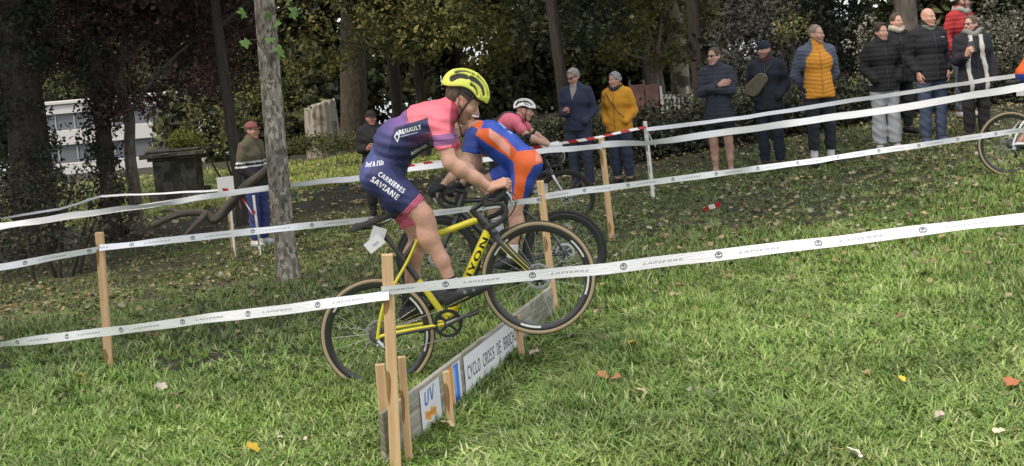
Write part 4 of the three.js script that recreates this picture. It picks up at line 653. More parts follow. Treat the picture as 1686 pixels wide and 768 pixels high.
  { const pos = [], caps = [[V(-0.14, 0, 0.04), V(-0.14, 0, -0.04), 0.022, 0.022], [V(-0.14, 0, 0.04), V(0.0, 0.004, 0.012), 0.022, 0.02], [V(-0.14, 0, -0.04), V(0.0, 0.004, -0.012), 0.022, 0.02], [V(0, 0.004, 0), V(0.13, 0, 0), 0.021, 0.016]].map((c) => [c[0].add(SP).add(V(0.01, 0.032, 0)), c[1].add(SP).add(V(0.01, 0.032, 0)), c[2], c[3]]); const ff = capsField(caps, 0.03), y0 = SP.y + 0.022, b = capsBox(caps, 0.02); part('saddle', [nets((x, y, z) => Math.max(ff(x, y, z), y0 - y), b.min, b.max, 0.006, null), ...[-1, 1].map((s) => sweep(curve([V(-0.11, 0.02, s * 0.02), V(-0.05, 0.006, s * 0.022), V(0.05, 0.006, s * 0.02), V(0.11, 0.022, s * 0.008)].map((v) => v.add(SP).add(V(0.01, 0, 0))), 10), 0.0035, 6))], M.matt, t); }
  // stem and drop bar
  const CL = V(0.885, 0.545, 0); part('stem', [sweep([HT.clone().add(V(-0.008, 0.0, 0)), HT.clone().add(V(-0.022, 0.052, 0))], 0.0185, 14), sweep([HT.clone().add(V(-0.02, 0.045, 0)), CL], 0.0155, 12), sweep([CL.clone().add(V(0, 0, -0.025)), CL.clone().add(V(0, 0, 0.025))], 0.021, 14)], M.black, t);
  const barHalf = (s) => curve([CL.clone(), CL.clone().add(V(0.0, 0.002, s * 0.1)), CL.clone().add(V(0.004, 0.0, s * 0.185)), CL.clone().add(V(0.035, -0.004, s * 0.21)), CL.clone().add(V(0.085, -0.018, s * 0.213)), CL.clone().add(V(0.108, -0.055, s * 0.217)), CL.clone().add(V(0.09, -0.098, s * 0.221)), CL.clone().add(V(0.04, -0.122, s * 0.223)), CL.clone().add(V(-0.04, -0.132, s * 0.225))], 36);
  part('handlebar', [-1, 1].map((s) => sweep(barHalf(s), 0.0152, 10, { bump: (c, n, l) => 0.05 * Math.sin(l * 260) })), M.matt, t);
  for (const s of [-1, 1]) { const q = (x, y, z = 0) => CL.clone().add(V(x, y, s * 0.213 + z)), caps = [[q(0.06, 0.004), q(0.115, 0.022), 0.0165, 0.0155], [q(0.115, 0.022), q(0.142, 0.05), 0.0155, 0.0125], [q(0.142, 0.05), q(0.146, 0.062), 0.0125, 0.010]], b = capsBox(caps, 0.02); const hood = part('brake_hood', nets(capsField(caps, 0.015), b.min, b.max, 0.005, null), M.rubber, t); part('brake_lever', sweep(curve([q(0.14, 0.038), q(0.156, 0.0), q(0.15, -0.045), q(0.128, -0.085)], 10), 0.0065, 8, { side: V(0, 0, 1), flat: 1.4 }), M.steel, hood); }
  part('cable', [sweep(curve([CL.clone().add(V(0.13, 0.005, 0.19)), CL.clone().add(V(0.17, -0.05, 0.12)), CL.clone().add(V(0.10, -0.13, 0.05)), HT.clone().add(V(0.035, -0.06, 0.02)), V(0.93, 0.24, 0.03)], 20), 0.0028, 6), sweep(curve([CL.clone().add(V(0.13, 0.005, -0.19)), CL.clone().add(V(0.18, -0.06, -0.1)), CL.clone().add(V(0.1, -0.14, -0.03)), HT.clone().add(V(0.02, -0.07, -0.02))], 20), 0.0028, 6)], M.black, t);
  // drivetrain
  const ca = o.crank ?? 0.09, ring = [lathe([[0.066, -0.0015], [0.083, -0.0015], [0.085, 0], [0.083, 0.0015], [0.066, 0.0015], [0.066, -0.0015]], 60)]; for (let i = 0; i < 4; i++) { const a = i * Math.PI / 2 + 0.5; ring.push(sweep([V(Math.cos(a) * 0.015, Math.sin(a) * 0.015, 0), V(Math.cos(a) * 0.068, Math.sin(a) * 0.068, 0)], 0.009, 8, { side: V(0, 0, 1), flat: 0.35 })); } for (let i = 0; i < 44; i++) { const a = i / 44 * Math.PI * 2; ring.push(xf(chamferBox(0.005, 0.006, 0.002, 0.0008), V(Math.cos(a) * 0.0865, Math.sin(a) * 0.0865, 0), V(0, 0, a))); }
  part('chainring', ring.map((g) => g.translate(BB.x, BB.y, 0.047)), M.black, t);
  for (const s of [1, -1]) { const d = V(Math.cos(ca), Math.sin(ca), 0).multiplyScalar(s), e = BB.clone().addScaledVector(d, 0.172); const cr = part('crank', [sweep([BB.clone().add(V(0, 0, s * 0.04)), BB.clone().add(V(0, 0, s * 0.062))], 0.017, 14), sweep([BB.clone().addScaledVector(d, -0.006).add(V(0, 0, s * 0.06)), BB.clone().addScaledVector(d, 0.08).add(V(0, 0, s * 0.066)), e.clone().addScaledVector(d, 0.008).add(V(0, 0, s * 0.07))], [0.016, 0.0125, 0.0115], 10, { side: V(0, 0, 1), flat: 0.55 })], s > 0 ? M.steelDark : M.black, t);
    part('pedal', [sweep([e.clone().add(V(0, 0, s * 0.06)), e.clone().add(V(0, 0, s * 0.13))], 0.008, 10), xf(chamferBox(0.07, 0.018, 0.05, 0.005), e.clone().add(V(0, 0, s * 0.11)), V(0, 0, ca))], M.black, cr); }
  part('chain', [sweep(curve([V(0.0, 0.030, 0.043), V(0.2, 0.022, 0.046), BB.clone().add(V(-0.01, 0.0865, 0.048))], 12), 0.0036, 6, { side: V(0, 0, 1), flat: 0.7 }), sweep(curve([V(0.036, -0.128, 0.043), V(0.22, -0.142, 0.046), BB.clone().add(V(-0.005, -0.0865, 0.048))], 12), 0.0036, 6, { side: V(0, 0, 1), flat: 0.7 })], M.steelDark, t);
  const cas = []; for (let i = 0; i < 10; i++) cas.push(lathe([[0.01, -0.001], [0.028 + i * 0.0028, -0.001], [0.028 + i * 0.0028, 0.001], [0.01, 0.001]], 28).translate(0, 0, 0.052 - i * 0.0037)); part('cassette', cas, M.steelDark, t);
  const rd = part('rear_derailleur', [sweep([V(0.0, -0.022, 0.068), V(0.012, -0.06, 0.076), V(0.018, -0.078, 0.066)], [0.013, 0.016, 0.012], 10), xf(chamferBox(0.036, 0.03, 0.02, 0.006), V(0.006, -0.05, 0.075), V(0, 0, 0.5))], M.steel, t);
  part('cage', [sweep([V(0.018, -0.07, 0.05), V(0.032, -0.13, 0.05)], 0.011, 10, { side: V(0, 0, 1), flat: 0.3 }), lathe([[0.002, -0.004], [0.016, -0.004], [0.016, 0.004], [0.002, 0.004]], 18).translate(0.018, -0.072, 0.043), lathe([[0.002, -0.004], [0.018, -0.004], [0.018, 0.004], [0.002, 0.004]], 18).translate(0.034, -0.132, 0.043)], M.black, rd);
  if (o.plate) { const np = part('number_plate', xf(chamferBox(0.12, 0.075, 0.002, 0.0008), V(SP.x - 0.045, SP.y - 0.085, 0.045), V(0.1, -0.1, o.plateTilt ?? 0.35)), std(lin(0.62, 0.63, 0.64), 0.6), t); const q = new THREE.PlaneGeometry(0.112, 0.068); xf(q, V(SP.x - 0.045, SP.y - 0.085, 0.0475), V(0.1, -0.1, o.plateTilt ?? 0.35)); part('number', q, o.plate, np); const q2 = part('mount', sweep([V(SP.x - 0.02, SP.y - 0.08, 0.04), V(SP.x + 0.018, SP.y - 0.09, 0.0)], 0.006, 6), M.black, np); }
  return t;
}

// ================= COURSE FURNITURE: stakes, tapes, plank barrier =================
M.wood = std(0xffffff, 0.85, { map: dataTex(128, 512, (u, v) => { const g = 0.5 * pnoise(u, v * 0.12, 32, 3) + 0.3 * pnoise(u, v * 0.3, 16, 8) + 0.2 * pfbm(u, v, 10, 4, 3), k = sstep(0.80, 0.86, pnoise(u, v, 6, 19)) * 0.25; return [0.79 + 0.2 * (g - 0.5) - k, 0.66 + 0.2 * (g - 0.5) - k, 0.50 + 0.18 * (g - 0.5) - k]; }), bumpMap: barkBump, bumpScale: 0.0015 });
M.plank = std(0xffffff, 0.92, { map: dataTex(256, 256, (u, v) => { const g = 0.5 * pnoise(u * 0.15, v, 48, 3) + 0.5 * pfbm(u * 0.3, v, 12, 4, 4), k = sstep(0.55, 0.7, pfbm(u, v, 6, 29, 3)) * 0.12; return [0.58 + 0.26 * (g - 0.5) - k, 0.565 + 0.25 * (g - 0.5) - k * 0.9, 0.52 + 0.24 * (g - 0.5) - k]; }), bumpMap: barkBump, bumpScale: 0.002 });
function stake(label, px0, py0, px1, py1, d, w, group, spin = 0.15, opt = {}) {   // top pixel, foot pixel
  const a = at(px0, py0, d), b = at(px1, py1, d), g0 = Math.min(b.y, heightAt(b.x, b.z)); const ax = a.clone().sub(b).normalize(), foot = b.clone().addScaledVector(ax, -(0.12 + Math.max(0, b.y - g0)));
  const len = a.distanceTo(foot), t = thing('wooden_stake', label, 'stake', foot, 0, group); t.quaternion.setFromUnitVectors(V(0, 1, 0), ax).multiply(new THREE.Quaternion().setFromAxisAngle(V(0, 1, 0), spin));
  const g = chamferBox(w, len, w * (opt.k || 0.9), 0.003); { const u = g.attributes.uv, p = g.attributes.position; for (let i = 0; i < p.count; i++) u.setXY(i, (p.getX(i) + p.getZ(i) * 0.8) * 5 + px0, p.getY(i) * 0.9 + px0 * 0.37); } part('shaft', xf(g, V(0, len / 2, 0)), opt.m || M.wood, t); return t;
}
const NEAR = { d: 4.86 };
stake('tall raw wooden stake in the foreground that holds the nearest tape', 637, 419, 651, 758, 4.75, 0.052, 'wooden stakes carrying the course tapes', 0.1);
stake('short wooden stake left of the tall foreground stake, behind the plank', 625, 600, 634, 706, 4.98, 0.046, 'short stakes pinning the plank barrier', 0.2, { k: 0.6 });
stake('short wooden stake right of the tall foreground stake, in front of the plank', 661, 588, 672, 742, 4.83, 0.036, 'short stakes pinning the plank barrier', 0.1);
stake('wooden stake holding the middle tape at the left of the picture', 163, 383, 179, 601, 7.1, 0.05, 'wooden stakes carrying the course tapes', 0.1);
stake('wooden stake behind the front wheel of the yellow bicycle', 889, 298, 914, 514, 7.55, 0.05, 'wooden stakes carrying the course tapes', 0.1);
stake('wooden stake beside the yellow-jacketed woman, holding the upper tape', 990, 228, 1008, 396, 10.4, 0.055, 'wooden stakes carrying the course tapes', 0.1);
stake('short stake against the banner panel in the middle of the plank', 734, 612, 742, 688, 5.27, 0.036, 'short stakes pinning the plank barrier', 0.1, { k: 0.5 });
stake('short stake at the far end of the lettered banner on the plank', 850, 520, 858, 578, 6.45, 0.040, 'short stakes pinning the plank barrier', 0.1, { k: 0.5 });
M.whitePost = std(0xffffff, 0.7, { map: dataTex(64, 256, (u, v) => { const k = sstep(0.66, 0.72, pfbm(u, v, 6, 9, 4)); return [0.86 - 0.4 * k, 0.86 - 0.42 * k, 0.85 - 0.45 * k]; }) });
stake('white painted stake right of the yellow-jacketed woman', 1062, 200, 1076, 330, 12.9, 0.045, 'white stakes', 0.1, { m: M.whitePost });
stake('thin white stake left of the blue trousered legs of the red-capped man', 377, 316, 382, 372, 13.6, 0.03, 'white stakes', 0.1, { m: M.whitePost });
stake('thin white stake right in front of the red-capped man', 417, 322, 423, 374, 13.4, 0.03, 'white stakes', 0.1, { m: M.whitePost });

function tapeTexture(kind) {
  return canvasTex(1024, 64, (g, w, h) => {
    if (kind === 'red') { for (let i = 0; i < 8; i++) { g.fillStyle = i & 1 ? '#e9e6e4' : '#b3202c'; g.beginPath(); g.moveTo(i * 128 - 20, 0); g.lineTo(i * 128 + 108, 0); g.lineTo(i * 128 + 148, h); g.lineTo(i * 128 + 20, h); g.fill(); } return; }
    g.fillStyle = '#e4e5ea'; g.fillRect(0, 0, w, h); 
    if (kind === 'plain') return;
    for (const x of [130, 642]) {   // round badge and a line of lettering
      g.strokeStyle = '#4a4d57'; g.lineWidth = 5; g.beginPath(); g.arc(x, 32, 17, 0, 7); g.stroke(); g.fillStyle = '#5a5e69'; g.beginPath(); g.moveTo(x, 18); g.lineTo(x + 12, 26); g.lineTo(x, 34); g.lineTo(x - 12, 26); g.fill(); g.fillRect(x - 10, 37, 20, 5);
      g.fillStyle = '#8d919b'; g.font = 'italic bold 22px sans-serif'; g.textBaseline = 'middle'; g.save(); g.translate(x + 100, 34); g.scale(2.2, 0.75); g.fillText('LAPIERRE', 0, 0); g.restore();
    }
  });
}
const tapeTex = { logo: tapeTexture('logo'), plain: tapeTexture('plain'), red: tapeTexture('red') };
for (const k of Object.values(tapeTex)) { k.wrapS = THREE.RepeatWrapping; }
const creases = dataTex(256, 64, (u, v) => 0.6 * Math.abs(pfbm(u, v * 0.5, 10, 3, 4) - 0.5) * 2 + 0.4 * pnoise(u, v, 40, 6), false); creases.repeat.set(1.7, 1);
M.tapeLogo = std(0xffffff, 0.4, { bumpMap: creases, bumpScale: 0.002, map: tapeTex.logo, side: THREE.DoubleSide }); M.tapePlain = std(0xffffff, 0.4, { bumpMap: creases, bumpScale: 0.003, map: tapeTex.plain, side: THREE.DoubleSide }); M.tapeRed = std(0xffffff, 0.45, { map: tapeTex.red, side: THREE.DoubleSide });
function tape(label, pts, width, m, period = 1, wig = 0.004, off = 0) {   // pts: [px, py, depth]
  const P = [], raw = pts.map(([x, y, d]) => at(x, y, d)), sub = 40; let sd = pts[0][0] * 0.37 + pts[0][1];
  for (let i = 0; i < raw.length - 1; i++) for (let k = 0; k < sub; k++) { const t = k / sub, p = P3(raw[i], raw[i + 1], t); P.push(p); } P.push(raw[raw.length - 1]);
  const pos = [], uv = [], idx = []; let l = off;
  P.forEach((p, i) => { if (i) l += p.distanceTo(P[i - 1]); const tw = 0.25 * Math.sin(l * 1.3 + sd) * wig / 0.004 + (fbm(l * 2, sd, 1, 2) - 0.5) * 1.5, w = width / 2 * (1 - 0.08 * noise3(l * 5, sd, 2)), dy = (noise3(l * 4, sd, 5) - 0.5) * wig * 2, nz = Math.sin(tw) * 0.8; for (const s of [-1, 0, 1]) { pos.push(p.x, p.y + dy + s * w * Math.cos(tw), p.z + s * w * nz + (s === 0 ? 0.003 * (noise3(l * 9, sd, 7) - 0.5) : 0)); uv.push(l / period, s / 2 + 0.5); } if (i) { const b = i * 3; for (const q of [0, 1]) idx.push(b - 3 + q, b + q, b - 2 + q, b + q, b + 1 + q, b - 2 + q); } });
  const g = new THREE.BufferGeometry(); g.setAttribute('position', new THREE.Float32BufferAttribute(pos, 3)); g.setAttribute('uv', new THREE.Float32BufferAttribute(uv, 2)); g.setIndex(idx); g.computeVertexNormals();
  return tag(part('barrier_tape', g, m), label, 'tape');
}
tape('nearest white printed tape, passing in front of the yellow bicycle to the right edge', [[-800, 668, 7.2], [0, 567, 5.75], [180, 546, 5.35], [640, 487, 4.70]], 0.052, M.tapeLogo, 0.82, 0.004);
tape('nearest white printed tape from the tall foreground stake to the right edge', [[628, 479, 4.72], [1000, 442, 4.45], [1686, 360, 4.05], [2300, 283, 3.7], [3000, 190, 3.4]], 0.050, M.tapeLogo, 0.82, 0.004, 0.2);
tape('middle white printed tape at the left, tied to the left-hand stake', [[-700, 540, 6.3], [0, 440, 6.9], [163, 411, 7.08]], 0.05, M.tapeLogo, 0.82, 0.004);
tape('middle white printed tape running behind the leading rider', [[163, 409, 7.06], [480, 374, 7.25], [740, 349, 7.4], [890, 329, 7.52]], 0.05, M.tapeLogo, 0.82, 0.004, 0.3);
tape('middle white printed tape rising right in front of the spectators', [[889, 325, 7.52], [1008, 308, 7.9], [1350, 264, 8.7], [1686, 214, 9.3], [2300, 120, 9.8]], 0.052, M.tapeLogo, 0.82, 0.004, 0.1);
tape('upper plain white tape sagging from the left edge to behind the leading rider', [[-600, 455, 10], [0, 371, 10], [230, 340, 10.1], [450, 309, 10.2], [585, 294, 10.3], [700, 276, 10.3], [905, 248, 10.35], [991, 240, 10.36]], 0.058, M.tapePlain, 1, 0.008);
tape('second strand of plain white tape at the far left', [[-60, 384, 10.05], [0, 375, 10.05], [150, 352, 10.15], [330, 326, 10.2], [450, 311, 10.25]], 0.05, M.tapePlain, 1, 0.008);
tape('thin white strand between the dry shrubs and the fallen branch', [[0, 360, 12], [95, 344, 12.4], [165, 324, 13.2], [232, 320, 13.4], [378, 312, 13.6]], 0.03, M.tapePlain, 1, 0.008);
tape('upper wide white tape rising across the spectators to the right edge', [[990, 238, 10.36], [1062, 236, 10.3], [1250, 211, 10.0], [1500, 175, 9.7], [1686, 143, 9.5], [2300, 40, 9.2]], 0.07, M.tapePlain, 1, 0.006);
tape('topmost thin white tape from the white stake to the right edge', [[1064, 213, 12.85], [1200, 197, 12.5], [1500, 151, 12.1], [1690, 122, 11.8], [2300, 20, 11.4]], 0.052, M.tapePlain, 1, 0.006);
tape('red and white striped tape behind the riders', [[668, 275, 12.6], [700, 270, 12.6], [905, 239, 12.7], [990, 225, 12.75], [1064, 209, 12.86]], 0.038, M.tapeRed, 0.9, 0.006);
tape('loose end of white tape knotted to the white stake', [[1066, 216, 12.84], [1072, 228, 12.8], [1080, 242, 12.8]], 0.05, M.tapePlain, 1, 0.01);
tape('red and white tape end hanging in front of the red-capped man', [[394, 322, 13.3], [404, 336, 13.3], [415, 352, 13.3], [420, 349, 13.3]], 0.045, M.tapeRed, 1.1, 0.01);
tape('red and white tape scrap tied to the fallen branch', [[366, 312, 13.1], [383, 313, 13.0], [392, 322, 13.0], [396, 345, 13.0]], 0.045, M.tapeRed, 0.9, 0.01);
tape('crumpled scrap of red and white tape lying on the grass', [[1158, 346, 9.75], [1166, 341, 9.8], [1176, 340, 9.85], [1186, 337, 9.9]], 0.06, M.tapeRed, 0.7, 0.01);
{ // paper sign
  const p = at(371, 303, 13.4), t = thing('paper_sign', 'small white paper sign on a stick beside the fallen branch', 'sign', V(p.x, heightAt(p.x, p.z), p.z), 0.2); part('sheet', xf(chamferBox(0.21, 0.19, 0.006, 0.001), V(0, p.y - t.position.y, 0.02)), std(lin(0.62, 0.62, 0.62), 0.7), t); part('stick', xf(chamferBox(0.025, 1.1, 0.02, 0.002), V(0, 0.45, 0)), M.wood, t);
}
{ // low plank barrier with banners
  const A = at(625, 683, 4.78), Bq = at(906, 471, 7.42), Ab = at(640, 758, 4.9), dir = Bq.clone().sub(A), len = dir.length(), t = thing('plank_barrier', 'low weathered plank barrier across the course with printed banners', 'barrier', A.clone());
  const hgt = 0.30, x = dir.clone().normalize(), zz = x.clone().cross(V(0, 1, 0)).normalize(), y = zz.clone().cross(x); t.quaternion.setFromRotationMatrix(new THREE.Matrix4().makeBasis(x, y, zz)); t.position.copy(A);
  const uvM = (g) => { const u = g.attributes.uv, p = g.attributes.position; for (let i = 0; i < p.count; i++) u.setXY(i, p.getX(i) * 0.8, (p.getY(i) + p.getZ(i)) * 2.2); return g; };
  const n = 2; for (let i = 0; i < n; i++) { const L = len / n; part('plank', uvM(xf(chamferBox(L - 0.008, hgt, 0.027, 0.003), V((i + 0.5) * L, -hgt / 2 + (i ? -0.004 : 0), i ? 0.0015 : 0))), M.plank, t); }
  // local x along the plank of a photo pixel on its top edge
  const along = (px) => { let best = 0, bd = 1e9; for (let s = 0; s <= 1; s += 0.001) { const p = A.clone().addScaledVector(dir, s).project(camera), X = (p.x * 0.5 + 0.5) * W; if (Math.abs(X - px) < bd) { bd = Math.abs(X - px); best = s; } } return best * len; };
  const sheet = (name, x0, x1, y0, y1, draw, w, h) => { const tx = canvasTex(w, h, draw), m = std(0xffffff, 0.55, { map: tx, side: THREE.DoubleSide }); const g = new THREE.PlaneGeometry(x1 - x0, y1 - y0, 12, 4), p = g.attributes.position; for (let i = 0; i < p.count; i++) p.setZ(i, 0.003 * (noise3(p.getX(i) * 9 + x0, p.getY(i) * 12, 2))); g.computeVertexNormals(); return part(name, xf(g, V((x0 + x1) / 2, (y0 + y1) / 2, 0.0175)), m, t); };
  const white = (g, w, h) => { g.fillStyle = '#d9dadf'; g.fillRect(0, 0, w, h); };
  const s0 = along(684), s1 = along(716), s2 = along(724), s3 = along(751), s4 = along(757), s5 = along(848);
  sheet('banner', s0, s1, -hgt + 0.03, -0.02, (g, w, h) => { white(g, w, h); g.fillStyle = '#3f6fb8'; g.save(); g.translate(40, 104); g.rotate(-0.12); g.font = 'italic bold 104px sans-serif'; g.fillText('UV', 0, 0); g.restore(); g.fillStyle = '#d9a052'; for (let i = 0; i < 6; i++) g.fillRect(44 + i * 24, 124 + (i % 3) * 8, 26, 46); g.fillStyle = '#c98a3d'; g.fillRect(70, 142, 110, 20); }, 256, 256);
  sheet('banner', s2, s3, -hgt + 0.03, -0.015, (g, w, h) => { white(g, w, h); g.fillStyle = '#55606f'; g.fillRect(14, 10, 26, h - 30); g.fillStyle = '#d2914f'; g.fillRect(60, 0, 70, h); g.fillStyle = '#4d7fd0'; g.fillRect(140, 6, 84, h - 60); g.fillStyle = '#2d4da8'; g.fillRect(140, h - 70, 80, 40); g.fillStyle = '#8fb2e6'; g.fillRect(150, 20, 20, h - 110); }, 256, 256);
  sheet('banner', s4, s5, -hgt + 0.045, -0.018, (g, w, h) => { white(g, w, h); g.fillStyle = '#b9bcc4'; g.fillRect(0, 0, w, 3); g.fillStyle = '#33363d'; g.font = '600 78px monospace'; g.textBaseline = 'middle'; const s = 'CYCLO CROSS DE BROCHON', tw = g.measureText(s).width; g.save(); g.translate(40, h * 0.46); g.scale((w - 70) / tw, 1.1); g.fillText(s, 0, 0); g.restore(); }, 1024, 200);
}

// ================= RIDERS =================
function rig(rear, front, d, left, lean = 0) {   // world frame of a bicycle from its two hubs
  const a = at(rear[0], rear[1], d), b = at(front[0], front[1], d + (front[2] || 0)), x = b.clone().sub(a).normalize(), z0 = V(0, 0, left ? -1 : 1), y = z0.clone().cross(x).normalize(), z = x.clone().cross(y);
  const m = new THREE.Matrix4().makeBasis(x, y, z).setPosition(a); if (lean) m.multiply(new THREE.Matrix4().makeRotationX(lean)); return { m, inv: m.clone().invert(), wb: a.distanceTo(b), d };
}
function placeRig(t, R) { R.m.decompose(t.position, t.quaternion, V()); return t; }
function ik(hip, ankle, l1, l2, fwd) { const d = ankle.clone().sub(hip), L = Math.min(d.length(), l1 + l2 - 0.002), u = d.normalize(), c = (l1 * l1 + L * L - l2 * l2) / (2 * l1 * L), f = fwd.clone().addScaledVector(u, -fwd.dot(u)).normalize(); return hip.clone().addScaledVector(u, l1 * c).addScaledVector(f, l1 * Math.sqrt(Math.max(0, 1 - c * c))); }
const zR = V(0, 0, 1), zL = V(0, 0, -1);
function riderGeneric(o = {}) {  // joints of a seated rider in the bicycle frame
  const ca = o.crank ?? 0.09, e = (s) => BB.clone().add(V(Math.cos(ca) * s * 0.172, Math.sin(ca) * s * 0.172, 0)), q = (v, z) => v.clone().setZ(z);
  const hip = o.hip || V(0.23, 0.765, 0), an = (s, z) => e(s).add(V(-0.105, 0.115, z)), J = { axP: zL, axC: zL, back: V(-1, 0, 0) };
  J.hipR = q(hip, 0.085); J.hipL = q(hip, -0.085); J.anR = an(1, 0.115); J.anL = an(-1, -0.115); J.toeR = e(1).add(V(0.07, 0.035, 0.115)); J.toeL = e(-1).add(V(0.07, 0.035, -0.115));
  J.knR = ik(J.hipR, J.anR, 0.43, 0.43, V(1, 0.5, 0)); J.knL = ik(J.hipL, J.anL, 0.43, 0.43, V(1, 0.5, 0));
  J.waist = o.waist || hip.clone().add(V(0.12, 0.2, 0)); J.chest = o.chest || hip.clone().add(V(0.30, 0.34, 0)); J.neck = o.neck || hip.clone().add(V(0.47, 0.42, 0)); J.headBase = o.headBase || J.neck.clone().add(V(0.075, 0.075, 0)); J.head = o.head || J.neck.clone().add(V(0.115, 0.155, 0));
  const sh = o.sh || J.neck.clone().add(V(-0.03, -0.07, 0)); J.shR = q(sh, 0.185); J.shL = q(sh, -0.185); J.wrR = V(0.935, 0.605, 0.213); J.wrL = V(0.935, 0.605, -0.213);
  J.elR = ik(J.shR, J.wrR, 0.30, 0.265, V(-0.4, -0.8, 0.5)); J.elL = ik(J.shL, J.wrL, 0.30, 0.265, V(-0.4, -0.8, -0.5));
  const pitch = o.pitch ?? -0.25; J.headDir = V(Math.cos(pitch), Math.sin(pitch), o.look || 0).normalize(); J.headUp = V(-Math.sin(pitch), Math.cos(pitch), 0); J.headUp.addScaledVector(J.headDir, -J.headUp.dot(J.headDir)).normalize();
  J.hdR = V(1, 0.12, -0.05); J.hnR = V(0.1, -0.75, -0.6); J.hdL = V(1, 0.12, 0.05); J.hnL = V(0.1, -0.75, 0.6); J.curlL = J.curlR = [0.75, 0.95, 1.0, 1.0]; return J;
}
function planarUV(g, x0, y0, S) { g = g.toNonIndexed(); const p = g.attributes.position, u = g.attributes.uv, N = g.attributes.normal; for (let i = 0; i < p.count; i += 3) { const zc = p.getZ(i) + p.getZ(i + 1) + p.getZ(i + 2) + 0.05 * (N.getZ(i) + N.getZ(i + 1) + N.getZ(i + 2)), off = zc >= 0 ? 0 : 0.5; for (let k = i; k < i + 3; k++) u.setXY(k, clamp((p.getX(k) - x0) / S, 0.002, 0.998) * 0.5 + off, clamp((p.getY(k) - y0) / S, 0.002, 0.998)); } return g; }

